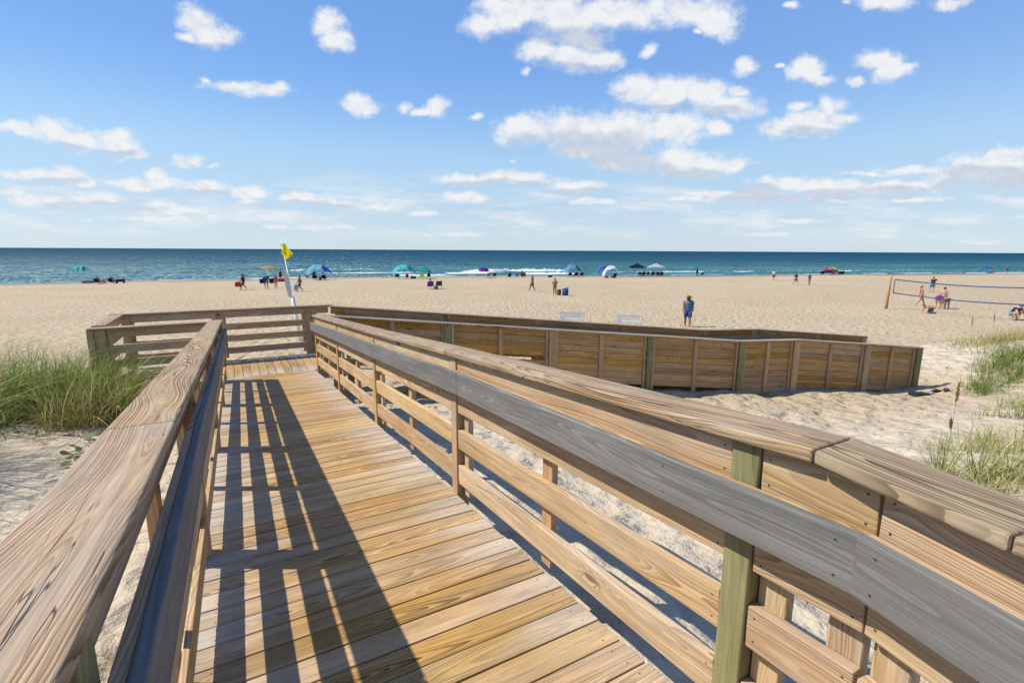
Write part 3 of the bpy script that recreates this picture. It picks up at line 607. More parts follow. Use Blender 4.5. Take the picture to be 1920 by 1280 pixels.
WHITE = pl('white_plastic', (.74, .75, .74), rough=.5, var=.04); WCLOTH = pl('white_cloth', (.80, .81, .82), thin=.5, rough=.8, var=.05)
RED = pl('red_cloth', (.45, .03, .04), rough=.7); PINK = pl('pink_cloth', (.62, .12, .22), rough=.8); PURPLE = pl('purple_cloth', (.22, .03, .42), thin=.5, rough=.8); PLUM = pl('plum_cloth', (.10, .035, .08), rough=.85)
GREEN = pl('green_cloth', (.03, .16, .09), rough=.8); LIME = pl('lime_cloth', (.45, .62, .08), rough=.8); YEL = pl('yellow_flag_cloth', (.90, .84, .01), thin=.35, rough=.7, var=.05); STRAW = pl('pale_yellow_cloth', (.72, .50, .20), thin=.5, rough=.8)
GREYC = pl('grey_cloth', (.22, .23, .24), rough=.85); STEEL = pl('steel_tube', (.42, .43, .44), rough=.35); OLIVE = pl('olive_cloth', (.12, .11, .055), rough=.85); SHIRTB = pl('faded_blue_cloth', (.055, .16, .26), rough=.85)
ORANGE = pl('orange_cloth', (.70, .20, .03), rough=.8); MAGENTA = pl('magenta_cloth', (.42, .03, .36), thin=.5, rough=.8); ROYAL = pl('royal_blue_cloth', (.02, .10, .55), thin=.5, rough=.75)
SKIN = pl('light_skin', (.52, .30, .20), rough=.6, var=.06); TAN = pl('tanned_skin', (.30, .135, .075), rough=.6, var=.06)
HAIRD = pl('dark_hair', (.02, .013, .009), rough=.6); HAIRB = pl('brown_hair', (.11, .06, .03), rough=.6); HATBR = pl('brown_hat', (.14, .07, .04), rough=.8)
POSTBR = pl('round_post_timber', (.42, .27, .12), rough=.8)

def skin_mesh(name, pts, edges, rads, m, root=0, sub=1):
    me = bpy.data.meshes.new('t'); me.from_pydata([tuple(p) for p in pts], edges, []); ob = bpy.data.objects.new('t', me); COL.objects.link(ob)
    ob.modifiers.new('s', 'SKIN'); sv = me.skin_vertices[0].data
    for i, r in enumerate(rads): sv[i].radius = (r, r) if not isinstance(r, tuple) else r; sv[i].use_root = (i == root)
    if sub:
        sb = ob.modifiers.new('u', 'SUBSURF'); sb.levels = sub; sb.render_levels = sub
    dg = bpy.context.evaluated_depsgraph_get(); out = bpy.data.meshes.new_from_object(ob.evaluated_get(dg)); out.name = name
    bpy.data.objects.remove(ob); bpy.data.meshes.remove(me)
    for p in out.polygons: p.use_smooth = True
    out.materials.clear(); out.materials.append(m); return out
STAND = dict(pelvis=(0, 0, .95), spine=(0, .01, 1.14), chest=(0, 0, 1.33), neck=(0, 0, 1.50), head=(0, .015, 1.61), top=(0, .005, 1.69))
def sym(**k):
    o = {}
    for a, (x, y, z) in k.items(): o[a + 'L'] = (-x, y, z); o[a + 'R'] = (x, y, z)
    return o
STAND.update(sym(hip=(.10, 0, .89), knee=(.11, .02, .49), ank=(.11, -.02, .09), toe=(.12, .12, .035), sh=(.185, 0, 1.42), elb=(.235, -.03, 1.14), wr=(.245, .04, .89), hand=(.245, .06, .80)))
WALK = dict(STAND, kneeL=(-.10, .17, .51), ankL=(-.09, .30, .10), toeL=(-.09, .43, .06), kneeR=(.10, -.03, .50), ankR=(.09, -.30, .15), toeR=(.09, -.22, .035), elbL=(-.23, -.13, 1.16), wrL=(-.24, -.16, .92), handL=(-.24, -.14, .83), elbR=(.23, .08, 1.16), wrR=(.24, .24, .95), handR=(.24, .29, .87))
SIT = dict(pelvis=(0, 0, .33), spine=(0, -.06, .52), chest=(0, -.12, .70), neck=(0, -.15, .86), head=(0, -.13, .97), top=(0, -.13, 1.05))
SIT.update(sym(hip=(.10, .02, .31), knee=(.13, .42, .44), ank=(.13, .62, .09), toe=(.14, .74, .04), sh=(.185, -.13, .78), elb=(.26, .0, .55), wr=(.23, .23, .52), hand=(.21, .32, .50)))
BEND = dict(STAND, pelvis=(0, -.08, .86), spine=(0, .08, .97), chest=(0, .27, .98), neck=(0, .43, .93), head=(0, .53, .87), top=(0, .59, .82))
BEND.update(sym(hip=(.10, -.07, .82), knee=(.12, .08, .47), ank=(.12, -.05, .09), toe=(.13, .09, .035), sh=(.175, .36, .94), elb=(.20, .42, .66), wr=(.18, .46, .42), hand=(.17, .48, .33)))
CROUCH = dict(pelvis=(0, 0, .36), spine=(0, .08, .52), chest=(0, .21, .67), neck=(0, .31, .80), head=(0, .38, .88), top=(0, .42, .94))
CROUCH.update(sym(hip=(.11, .0, .34), knee=(.20, .33, .50), ank=(.16, .08, .09), toe=(.17, .22, .035), sh=(.18, .25, .75), elb=(.25, .40, .50), wr=(.22, .50, .22), hand=(.21, .54, .12)))
CRAWL = dict(pelvis=(0, -.34, .43), spine=(0, -.1, .47), chest=(0, .14, .50), neck=(0, .31, .57), head=(0, .41, .63), top=(0, .45, .70))
CRAWL.update(sym(hip=(.10, -.35, .41), knee=(.12, -.24, .08), ank=(.12, -.62, .08), toe=(.12, -.74, .05), sh=(.17, .17, .49), elb=(.21, .22, .27), wr=(.20, .28, .08), hand=(.20, .36, .04)))
PLAY = dict(STAND, elbR=(.34, .18, 1.36), wrR=(.30, .30, 1.58), handR=(.28, .33, 1.67), elbL=(-.34, .14, 1.34), wrL=(-.30, .34, 1.40), handL=(-.29, .42, 1.42), kneeL=(-.17, .10, .50), ankL=(-.22, .0, .09), toeL=(-.25, .13, .035))
PHONE = dict(STAND, elbR=(.26, .04, 1.14), wrR=(.12, .26, 1.22), handR=(.06, .31, 1.27), elbL=(-.26, .04, 1.14), wrL=(-.12, .26, 1.18), handL=(-.05, .31, 1.20))
ORDER = ['pelvis', 'spine', 'chest', 'neck', 'head', 'top', 'hipL', 'kneeL', 'ankL', 'toeL', 'hipR', 'kneeR', 'ankR', 'toeR', 'shL', 'elbL', 'wrL', 'handL', 'shR', 'elbR', 'wrR', 'handR']
RAD = dict(pelvis=(.185, .135), spine=(.165, .125), chest=(.20, .135), neck=.07, head=.118, top=.085, hip=.125, knee=.082, ank=.056, toe=.050, sh=.082, elb=.058, wr=.043, hand=.050)
LINKS = [('pelvis', 'spine'), ('spine', 'chest'), ('chest', 'neck'), ('neck', 'head'), ('head', 'top')] + [p for s in 'LR' for p in (('pelvis', 'hip' + s), ('hip' + s, 'knee' + s), ('knee' + s, 'ank' + s), ('ank' + s, 'toe' + s), ('chest', 'sh' + s), ('sh' + s, 'elb' + s), ('elb' + s, 'wr' + s), ('wr' + s, 'hand' + s))]
def rad(n, g=0., k=1.):
    r = RAD[n.rstrip('LR')] if n.rstrip('LR') in RAD else RAD[n]
    return tuple(q * k + g for q in r) if isinstance(r, tuple) else r * k + g
def lerp(a, b, t): return tuple(a[i] * (1 - t) + b[i] * t for i in range(3))
def person(x, y, face, pose, label, skin=SKIN, hair=HAIRD, shirt=SHIRTB, shorts=NAVY, hat=None, size=1., longhair=False, skirt=None, group=None, z=None, wide=1., bag=None, sleeve=.55, leg=.85, grounded=True):
    P = {k: (v[0] * wide, v[1], v[2]) for k, v in pose.items()}
    # small nose and thumbs belong to the one body surface
    pts = [P[k] for k in ORDER]; idx = {k: i for i, k in enumerate(ORDER)}; ed = [(idx[a], idx[b]) for a, b in LINKS]; rd = [rad(k, 0, wide if k in ('pelvis', 'spine', 'chest', 'hipL', 'hipR') else 1) for k in ORDER]
    up = Vector(P['top']) - Vector(P['head']); fwd = Vector((0, 1, 0)) - up.normalized() * up.normalized().y; fwd.normalize()
    if z is None: z = gz(x, y)
    M = Matrix.Translation((x, y, z + .01)) @ Matrix.Rotation(face, 4, 'Z') @ Matrix.Scale(size, 4)
    b = link('person', skin_mesh('person', pts, ed, rd, skin), None, M); tag(b, label, 'person', group)
    I = Matrix.Identity(4)
    if shirt:
        k2 = ['spine', 'pelvis', 'chest', 'shL', 'shR']; q = [P['spine'], lerp(P['pelvis'], P['spine'], -.25), lerp(P['chest'], P['neck'], .55), P['shL'], P['shR'], lerp(P['shL'], P['elbL'], sleeve), lerp(P['shR'], P['elbR'], sleeve)]
        e = [(0, 1), (0, 2), (2, 3), (2, 4), (3, 5), (4, 6)]; r = [rad('spine', .035, wide), rad('pelvis', .035, wide), rad('chest', .015, wide * .9), .110, .110, .088, .088]
        link('shirt', skin_mesh('shirt', q, e, r, shirt), b, I)
    if shorts:
        q = [P['pelvis'], lerp(P['pelvis'], P['spine'], .35), P['hipL'], P['hipR'], lerp(P['hipL'], P['kneeL'], leg), lerp(P['hipR'], P['kneeR'], leg)]
        link('shorts', skin_mesh('shorts', q, [(0, 1), (0, 2), (0, 3), (2, 4), (3, 5)], [rad('pelvis', .022, wide), rad('spine', .018, wide), .155, .155, .118, .118], shorts), b, I)
    H = Vector(P['head']); Tp = Vector(P['top']); ax = (Tp - H).normalized(); Rm = ax.to_track_quat('Z', 'Y').to_matrix().to_4x4()
    bm = bmesh.new(); c = H + ax * .035 - fwd * .018
    bmesh.ops.create_icosphere(bm, subdivisions=2, radius=.108, matrix=Matrix.Translation(c))
    for v in list(bm.verts):
        d = v.co - c
        if d.dot(fwd) > .02 and d.dot(ax) < .045: v.co -= fwd * (d.dot(fwd) - .0)
        if d.dot(ax) < -.05: v.co += ax * (-.05 - d.dot(ax)) * .5
    if longhair:
        mid = H - fwd * .07 - ax * .16; tube(bm, [c - ax * .02 - fwd * .03, mid, mid - ax * .14], [.085, .07, .03], 8)
    link('hair', bm_mesh('hair', bm, hair, True), b, I)
    if hat:
        bm = bmesh.new(); prof = [(.0, .125), (.085, .12), (.105, .06), (.11, .03), (.215, .012), (.22, .0), (.10, .015)]
        rings = []
        for r_, h_ in prof:
            rings.append([bm.verts.new(Rm @ Vector((r_ * math.cos(a * math.pi / 8), r_ * math.sin(a * math.pi / 8), h_)) + H + ax * .045) for a in range(16)] if r_ > 0 else [bm.verts.new(Rm @ Vector((0, 0, h_)) + H + ax * .045)])
        for A_, B_ in zip(rings, rings[1:]):
            for k in range(16):
                if len(A_) == 1: bm.faces.new((A_[0], B_[k], B_[(k + 1) % 16]))
                else: bm.faces.new((A_[k], B_[k], B_[(k + 1) % 16], A_[(k + 1) % 16]))
        link('hat', bm_mesh('hat', bm, hat, True), b, I)
    if skirt:
        bm = bmesh.new(); c0 = Vector(P['pelvis']); rr_ = [(.17, .12), (.20, 0), (.27, -.30)]; rg = [[bm.verts.new(c0 + Vector((r_ * math.cos(a * math.pi / 7), r_ * .8 * math.sin(a * math.pi / 7), h_))) for a in range(14)] for r_, h_ in rr_]
        for A_, B_ in zip(rg, rg[1:]):
            for k in range(14): bm.faces.new((A_[k], B_[k], B_[(k + 1) % 14], A_[(k + 1) % 14]))
        link('skirt', bm_mesh('skirt', bm, skirt, True), b, I)
    return b
PI = math.pi
def at_hand(x, y, face, off, size=1.):
    c, s = math.cos(face), math.sin(face); return x + (off[0] * c - off[1] * s) * size, y + (off[0] * s + off[1] * c) * size
def bag(name, x, y, z, w, d, h, m, label, cat='bag', face=0., handle=True):
    t = thing(name, label, cat, (x, y, z), face); bm = bmesh.new(); bx(bm, -w / 2, w / 2, -d / 2, d / 2, 0, h)
    bmesh.ops.subdivide_edges(bm, edges=bm.edges[:], cuts=3, use_grid_fill=True)
    for v in bm.verts:
        k = .80 + .2 * math.sin(math.pi * min(1, max(0, v.co.z / h))) + random.uniform(-.04, .04); v.co.x *= k; v.co.y *= k
    link('sack', bm_mesh('sack', bm, m, True), t)
    if handle:
        b2 = bmesh.new(); tube(b2, [(-w * .3, 0, h * .9), (-w * .25, 0, h + .10), (0, 0, h + .15), (w * .25, 0, h + .10), (w * .3, 0, h * .9)], .012, 5); link('handle', bm_mesh('handle', b2, m, True), t)
    return t

def chair(x, y, face, m, label, name='beach_chair', hi=.30, group=None, w=.56, frame_m=STEEL, recl=.30, z=None):
    t = thing(name, label, 'chair', (x, y, gz(x, y) if z is None else z), face, group); h = hi
    bm = bmesh.new(); seat = [(-w / 2, -.22, h - .05), (w / 2, -.22, h - .05), (w / 2, .24, h + .04), (-w / 2, .24, h + .04)]
    def cloth(q, sag):
        n = 5; b_ = bmesh.new(); g = []
        for i in range(n):
            row = []
            for j in range(n):
                u_, v_ = i / (n - 1), j / (n - 1); p = (Vector(q[0]) * (1 - u_) + Vector(q[1]) * u_) * (1 - v_) + (Vector(q[3]) * (1 - u_) + Vector(q[2]) * u_) * v_
                p.z -= sag * math.sin(math.pi * u_) * math.sin(math.pi * v_); row.append(b_.verts.new(p))
            g.append(row)
        for i in range(n - 1):
            for j in range(n - 1): b_.faces.new((g[i][j], g[i + 1][j], g[i + 1][j + 1], g[i][j + 1]))
        bmesh.ops.solidify(b_, geom=b_.faces[:], thickness=.012); return b_
    bm.free(); link('seat', bm_mesh('seat', cloth(seat, .04), m, True), t)
    bt = (-w / 2, -.22 - recl, h + .52), (w / 2, -.22 - recl, h + .52)
    link('backrest', bm_mesh('backrest', cloth([seat[0], seat[1], bt[1], bt[0]], .0), m, True), t)
    b2 = bmesh.new()
    for sx in (-w / 2, w / 2):
        tube(b2, [(sx, .27, .0), (sx, .26, h + .04), (sx, -.22, h - .05), (sx, -.24 - recl, h + .55)], .013, 5)
        tube(b2, [(sx * 1.08, -.30, .0), (sx * 1.08, .05, h + .22), (sx * 1.08, -.28, h + .24)], .013, 5)
    tube(b2, [(-w / 2, -.24 - recl, h + .55), (w / 2, -.24 - recl, h + .55)], .013, 5); tube(b2, [(-w / 2, .27, .02), (w / 2, .27, .02)], .012, 5); tube(b2, [(-w / 2, -.30, .02), (w / 2, -.30, .02)], .012, 5)
    link('frame', bm_mesh('frame', b2, frame_m, True), t); return t

def umbrella(x, y, R, H, label, cols, tilt=.0, taz=0., group=None, n=8, sag=.28):
    t = thing('beach_umbrella', label, 'umbrella', (x, y, gz(x, y) - .25), 0, group); H += .25
    bm = bmesh.new(); tube(bm, [(0, 0, 0), (0, 0, H - .5)], .02, 6); top = Vector((0, 0, H)); Tm = Matrix.Translation((0, 0, H - .5)) @ Matrix.Rotation(taz, 4, 'Z') @ Matrix.Rotation(tilt, 4, 'X') @ Matrix.Translation((0, 0, -H + .5))
    tube(bm, [Tm @ Vector((0, 0, H - .5)), Tm @ Vector((0, 0, H + .06))], .018, 6); link('pole', bm_mesh('pole', bm, STEEL, True), t)
    bm = bmesh.new(); K = 5; S_ = n * 4; rings = []
    for i in range(1, K + 1):
        u_ = i / K; row = []
        for k in range(S_):
            a = 2 * PI * k / S_; f = (k % 4) / 4.; scallop = 1 - .05 * math.sin(PI * f) * u_; r_ = R * math.sin(u_ * 1.25) / math.sin(1.25) * scallop
            zz = H - sag * R * 1.4 * (1 - math.cos(u_ * 1.25)) / (1 - math.cos(1.25)) + (.03 * math.sin(PI * f) * u_)
            row.append(bm.verts.new(Tm @ Vector((r_ * math.cos(a), r_ * math.sin(a), zz))))
        rings.append(row)
    apex = bm.verts.new(Tm @ Vector((0, 0, H)))
    for k in range(S_):
        g = (k // 4) % len(cols); f = bm.faces.new((apex, rings[0][k], rings[0][(k + 1) % S_])); f.material_index = g
        for A_, B_ in zip(rings, rings[1:]):
            f = bm.faces.new((A_[k], B_[k], B_[(k + 1) % S_], A_[(k + 1) % S_])); f.material_index = g
    bmesh.ops.solidify(bm, geom=bm.faces[:], thickness=.012)
    me = bm_mesh('canopy', bm, None, True)
    for c in cols: me.materials.append(c)
    link('canopy', me, t); return t

def arch_shade(x, y, face, W, H, D, label, m1, m2, low=.35, poles=True, wave=.12, skewz=0.):
    """cloth shade stretched over one tall curved pole and drawn back by the wind"""
    t = thing('shade_canopy', label, 'canopy', (x, y, gz(x, y)), face)
    arch = lambda u_: (-W / 2 + W * u_, 0.0, H * math.sin(PI * u_) ** .62)
    bm = bmesh.new(); tube(bm, [(-W / 2, 0, -.3)] + [arch(.02 + .96 * i / 24) for i in range(25)] + [(W / 2, 0, -.3)], .025, 6); link('pole', bm_mesh('pole', bm, STEEL, True), t)
    bm = bmesh.new(); n, k = 24, 8; g = []
    for i in range(n + 1):
        u_ = low / 2 + (1 - low) * i / n; a = Vector(arch(u_)); row = []
        for j in range(k + 1):
            v_ = j / k; row.append(bm.verts.new(a + Vector((.10 * v_ * math.sin(i * .9), -D * v_ * .75, -.62 * v_ * v_ * H / 2.4 + skewz * v_ + wave * v_ * math.sin(i * .75 + v_ * 4)))))
        g.append(row)
    for i in range(n):
        for j in range(k):
            f = bm.faces.new((g[i][j], g[i + 1][j], g[i + 1][j + 1], g[i][j + 1])); f.material_index = 1 if i >= n * .6 else 0
    me = bm_mesh('fabric', bm, None, True); me.materials.append(m1); me.materials.append(m2); link('fabric', me, t); return t

def tent(x, y, face, W, H, m, label):
    t = thing('canopy_tent', label, 'tent', (x, y, gz(x, y)), face); he = H - .75
    for sx in (-1, 1):
        for sy in (-1, 1):
            b2 = bmesh.new(); bx(b2, sx * W / 2 - .03, sx * W / 2 + .03, sy * W / 2 - .03, sy * W / 2 + .03, -.1, he); link('leg', bm_mesh('leg', b2, WHITE), t)
    bm = bmesh.new(); n = 6; q = W / 2 + .04
    ring = [(-q, -q), (q, -q), (q, q), (-q, q)]; ap = bm.verts.new((0, 0, H)); up = []; mid = []; lowr = []
    for (a, b), (c, d) in zip(ring, ring[1:] + ring[:1]):
        for i in range(n):
            s_ = i / n; px, py = a + (c - a) * s_, b + (d - b) * s_; sag = .06 * math.sin(PI * s_)
            mid.append(bm.verts.new((px * .5, py * .5, he + (H - he) * .42 - sag))); up.append(bm.verts.new((px, py, he - sag * .3))); lowr.append(bm.verts.new((px, py, he - .24)))
    N_ = len(up)
    for i in range(N_):
        j = (i + 1) % N_; bm.faces.new((ap, mid[i], mid[j])); bm.faces.new((mid[i], up[i], up[j], mid[j])); bm.faces.new((up[i], lowr[i], lowr[j], up[j]))
    bmesh.ops.solidify(bm, geom=bm.faces[:], thickness=.012); link('roof', bm_mesh('roof', bm, m), t); return t

def cooler(x, y, face, w, d, h, m, lid, label, name='cool_box', wheels=False):
    t = thing(name, label, 'cooler', (x, y, gz(x, y) - .01), face)
    def bb(a, b_, c, e, bev=.03):
        b2 = bmesh.new(); bx(b2, -a / 2, a / 2, -b_ / 2, b_ / 2, c, e); bmesh.ops.bevel(b2, geom=b2.edges[:], offset=bev, segments=2, affect='EDGES'); return b2
    link('body', bm_mesh('body', bb(w, d, .03, h * .8), m, True), t); link('lid', bm_mesh('lid', bb(w + .03, d + .03, h * .81, h), lid, True), t)
    b2 = bmesh.new(); tube(b2, [(-w / 2 - .01, -.08, h * .6), (-w / 2 - .06, -.08, h * .62), (-w / 2 - .06, .08, h * .62), (-w / 2 - .01, .08, h * .6)], .012, 5); link('handle', bm_mesh('handle', b2, lid), t)
    return t
def gull(x, y, face, label):
    b = bmesh.new(); tube(b, [(0, -.24, .17), (0, -.14, .19), (0, 0, .2), (0, .10, .24), (0, .16, .31), (0, .20, .32), (0, .26, .31)], [.01, .05, .075, .06, .035, .035, .006], 8)
    o = link('seagull', bm_mesh('seagull', b, pl('gull_grey', (.35, .35, .36)), True), None, Matrix.Translation((x, y, gz(x, y))) @ Matrix.Rotation(face, 4, 'Z')); tag(o, label, 'bird', 'gulls standing on the beach')
    b = bmesh.new()
    for s_ in (-.03, .03): tube(b, [(s_, 0, .15), (s_, .01, 0)], .007, 4)
    link('leg', bm_mesh('leg', b, ORANGE), o)

SEA = math.radians(-16)            # heading of people who look out to sea
# far left group
arch_shade(-20.6, 101.0, math.radians(8), 4.6, 2.5, 1.6, 'turquoise cloth shade blown almost flat, furthest left on the beach', TEAL, TEALD, low=.62, skewz=.05, wave=.2)
bag('towel_bundle', -19.0, 96.5, gz(-19.0, 96.5), 1.5, .7, .45, GREYC, 'grey heap of towels under the leftmost turquoise shade', 'towels', handle=False)
chair(-16.72, 90.35, SEA, BLACK, 'black beach chair, left of the pair beside the leftmost shade'); person(-16.72, 90.40, SEA, SIT, 'person in dark clothes sitting in the left chair by the leftmost shade', shirt=BLACK, shorts=OLIVE)
person(-16.0, 89.94, SEA, SIT, 'child in pink sitting on the sand between two adults in dark clothes', shirt=PINK, shorts=RED, size=.72)
chair(-15.3, 91.3, SEA, NAVY, 'navy beach chair, right of the pair beside the leftmost shade'); person(-15.3, 91.35, SEA, SIT, 'person in plum top sitting in the right chair by the leftmost shade', shirt=PLUM, shorts=BLACK)
def wagon(x, y, face, m, label):
    t = thing('beach_wagon', label, 'wagon', (x, y, gz(x, y)), face)
    b2 = bmesh.new(); bx(b2, -.55, .55, -.27, .27, .22, .60); bmesh.ops.bevel(b2, geom=b2.edges[:], offset=.03, segments=2, affect='EDGES'); link('body', bm_mesh('body', b2, m, True), t)
    for sx in (-.42, .42):
        for sy in (-.30, .30):
            b2 = bmesh.new(); bmesh.ops.create_cone(b2, cap_ends=True, segments=14, radius1=.13, radius2=.13, depth=.07, matrix=Matrix.Translation((sx, sy, .13)) @ Matrix.Rotation(PI / 2, 4, 'X')); link('wheel', bm_mesh('wheel', b2, BLACK), t)
    b2 = bmesh.new(); tube(b2, [(.55, 0, .3), (.9, 0, .55), (1.15, 0, .6)], .015, 5); link('handle', bm_mesh('handle', b2, STEEL), t)
wagon(-14.5, 92.5, .1, NAVY, 'navy beach wagon on the sand right of the leftmost group')
# walkers left of the flag
person(.98, 63.99, math.radians(95), WALK, 'heavy person in dark shirt and wide hat walking left with a red bag', shirt=BLACK, shorts=PLUM, hat=BLACK, wide=1.22, skin=TAN, sleeve=.9)
hx, hy = at_hand(.98, 63.99, math.radians(95), (-.24, .55)); bag('beach_bag', hx, hy, gz(.98, 63.99) + .35, .62, .35, .55, RED, 'red beach bag carried low by the walker in the wide hat', face=.1)
person(3.38, 65.15, math.radians(165), STAND, 'broad person in blue shirt and dark shorts loaded with bags, left of the flag', shirt=BLUE, shorts=NAVY, wide=1.35, sleeve=.9)
bag('tote_bag', 2.95, 65.0, gz(3, 65) + .62, .5, .3, .55, NAVY, 'navy tote bag hanging at the left side of the broad person in blue', face=.2)
bag('tote_bag', 3.95, 65.0, gz(3.9, 65) + .60, .42, .3, .60, BLACK, 'black tote bag hanging at the right side of the broad person in blue', face=.2)
person(4.45, 65.94, math.radians(175), STAND, 'child in red top and black shorts standing next to the person in blue', shirt=PINK, shorts=BLACK, leg=.5, size=.93, hair=HAIRB)
person(6.9, 90.7, SEA, STAND, 'person in dark swimwear standing under the edge of the pale yellow umbrella', shirt=NAVY, shorts=NAVY, skin=TAN, size=.95)
cooler(6.78, 84.85, .1, 1.5, .6, .55, RED, RED, 'long red cool box on the sand left of the flag pole')
umbrella(5.6, 94.0, 1.55, 2.35, 'pale yellow beach umbrella behind the walkers left of the flag', [STRAW, STRAW], sag=.22)
person(6.2, 57.61, math.radians(100), WALK, 'woman in dark red top and black shorts walking left, just right of the flag pole', shirt=PLUM, shorts=BLACK, skin=SKIN, hair=HAIRD, longhair=True, sleeve=.2)
hx, hy = at_hand(6.2, 57.61, math.radians(100), (.25, .32)); bag('tote_bag', hx, hy, gz(hx, hy) + .12, .42, .25, .62, SKYB, 'pale blue bag carried by the woman right of the flag pole')
arch_shade(12.6, 88.6, math.radians(-8), 5.2, 2.55, 2.2, 'pale blue arched cloth shade right of the flag pole', SKYB, ROYAL, low=.28)
person(12.3, 101.6, PI, STAND, 'bather standing in the shallows, left one seen under the pale blue shade', shirt=None, shorts=BLACK, skin=TAN, size=.95, z=-6.0)
person(13.5, 101.2, SEA, STAND, 'bather with dark top in the shallows, right one seen under the pale blue shade', shirt=BLACK, shorts=BLACK, skin=TAN, size=1.05, z=-5.8)
chair(11.9, 88.3, SEA, BLACK, 'black beach chair, left of two under the pale blue shade', w=.7); chair(13.25, 87.9, SEA, BLACK, 'black beach chair, right of two under the pale blue shade', w=.7)
person(13.25, 87.95, SEA, SIT, 'person in black sitting in the right chair under the pale blue shade', shirt=BLACK, shorts=BLACK)
bag('backpack', 12.6, 87.6, gz(12.6, 87.6), .35, .3, .5, NAVY, 'small navy backpack between the two chairs under the pale blue shade', handle=False)
# middle
arch_shade(27.0, 88.3, math.radians(-14), 5.1, 2.45, 2.2, 'large turquoise arched cloth shade in the middle of the beach', TEAL, TEALD, low=.22)
chair(25.75, 88.3, SEA, BLUE, 'blue beach chair under the left end of the turquoise arched shade', w=.75)
person(27.3, 87.5, SEA, SIT, 'person in brick red top sitting on the sand under the turquoise arched shade', shirt=RED, shorts=BLACK, hair=HAIRD, size=.95)
cooler(28.3, 87.0, 0, .85, .5, .42, TEALD, TEALD, 'teal cool box under the right end of the turquoise arched shade')
umbrella(30.3, 86.6, 1.35, 1.9, 'small green and turquoise umbrella tilted low beside the arched shade', [TEAL, TEAL, pl('jade_cloth', (.05, .45, .28), rough=.75)], tilt=.38, taz=PI / 2 + .4)
chair(29.6, 86.2, SEA, LIME, 'lime green beach chair under the small tilted umbrella', w=.65); chair(30.75, 85.8, SEA, NAVY, 'navy high backed chair at the right of the small tilted umbrella', hi=.42)
for i, (x_, y_, q) in enumerate(((23.4, 89.3, 'left one of the pair of grey gulls left of the turquoise arched shade'), (24.1, 89.2, 'right one of the pair of grey gulls left of the turquoise arched shade'), (36.98, 88.0, 'lone grey gull between the turquoise shades and the purple umbrella'), (35.81, 78.0, 'grey gull on the dry sand, left of two below the purple umbrella'), (36.62, 77.6, 'grey gull on the dry sand, right of two below the purple umbrella'))):
    gull(x_, y_, 1.2 + i, q)
chair(20.55, 56.84, SEA, PURPLE, 'purple beach chair seen from behind on the open sand', w=.72, hi=.42); person(20.55, 56.9, SEA, SIT, 'person in striped pink top sitting in the purple chair', shirt=pl('pale_pink_cloth', (.50, .28, .36)), shorts=NAVY, z=gz(20.55, 56.9) + .12)
chair(21.86, 57.44, SEA, OLIVE, 'empty brown and grey chair next to the purple chair', w=.72, hi=.42)
bag('beach_bag', 21.05, 56.2, gz(21.05, 56.2), .42, .3, .42, pl('grass_green_cloth', (.03, .28, .05)), 'green bag on the sand between the purple chair and the empty one')
umbrella(41.3, 84.9, 1.05, 1.9, 'purple and magenta umbrella in front of the breaking wave', [PURPLE, MAGENTA, PURPLE, ROYAL], sag=.42, tilt=.15)
chair(41.26, 82.83, SEA, GREYC, 'grey beach chair right of the purple umbrella', w=.65, hi=.4); chair(42.2, 82.4, SEA, PLUM, 'dark red beach chair right of the purple umbrella', w=.65, hi=.4)
chair(45.83, 83.17, SEA, BLACK, 'black chair with a towel, leftmost in the group before the breaking wave'); person(45.83, 83.2, SEA, SIT, 'person in black sitting leftmost in the group before the breaking wave', shirt=BLACK, shorts=BLACK)
chair(47.1, 82.56, SEA, GREYC, 'empty grey chair, second in the group before the breaking wave')
person(47.95, 82.06, SEA - .3, SIT, 'dark haired person sitting up tall in the group before the breaking wave', shirt=OLIVE, shorts=BLACK, size=1.25, skin=TAN)
chair(48.9, 83.0, SEA, OLIVE, 'low olive chair, rightmost in the group before the breaking wave', w=.6)
person(30.08, 49.1, math.radians(28), WALK, 'shirtless man in green swim shorts walking across the open sand', skin=TAN, shirt=None, shorts=GREEN, hair=HAIRB, leg=.9, size=1.04)
person(29.13, 43.07, math.radians(130), PHONE, 'woman in brown bikini standing next to a tall blue cool box', skin=TAN, shirt=None, shorts=PLUM, leg=.12, longhair=False, hair=HAIRD)
bag('backpack', 29.45, 42.75, gz(29.45, 42.75), .36, .30, .60, OLIVE, 'olive backpack between the woman in the bikini and the blue cool box', handle=False)
cooler(29.85, 42.2, -.5, .58, .55, .88, BLUE, pl('pale_blue_plastic', (.35, .50, .60)), 'tall blue cool box with pale lid standing on the open sand')
# right of the middle
arch_shade(58.6, 80.6, math.radians(-25), 4.0, 2.5, 2.4, 'dark navy arched cloth shade right of the breaking wave', pl('steel_blue_cloth', (.06, .16, .28)), NAVY, low=.2)
for i, (dx, dy, q) in enumerate(((-1.6, .1, 'black chair at the left under the navy arched shade'), (-.4, -.3, 'black chair in the middle under the navy arched shade'), (.7, -.6, 'black chair at the right under the navy arched shade'))):
    chair(58.4 + dx, 78.9 + dy, SEA - .1, BLACK, q, w=.7, hi=.4)
person(58.0, 78.7, SEA, SIT, 'person in plum top sitting in the middle chair under the navy arched shade', shirt=PLUM, shorts=BLACK, z=gz(58, 78.7) + .1)
bag('duffel_bag', 53.3, 80.5, gz(53.3, 80.5), .9, .4, .35, BLACK, 'black duffel bag lying left of the navy arched shade', handle=False)
arch_shade(63.3, 74.6, math.radians(-32), 3.9, 2.3, 1.9, 'white and green arched cloth shade, navy at its back', WCLOTH, pl('pale_lime_cloth', (.62, .75, .50)), low=.12)
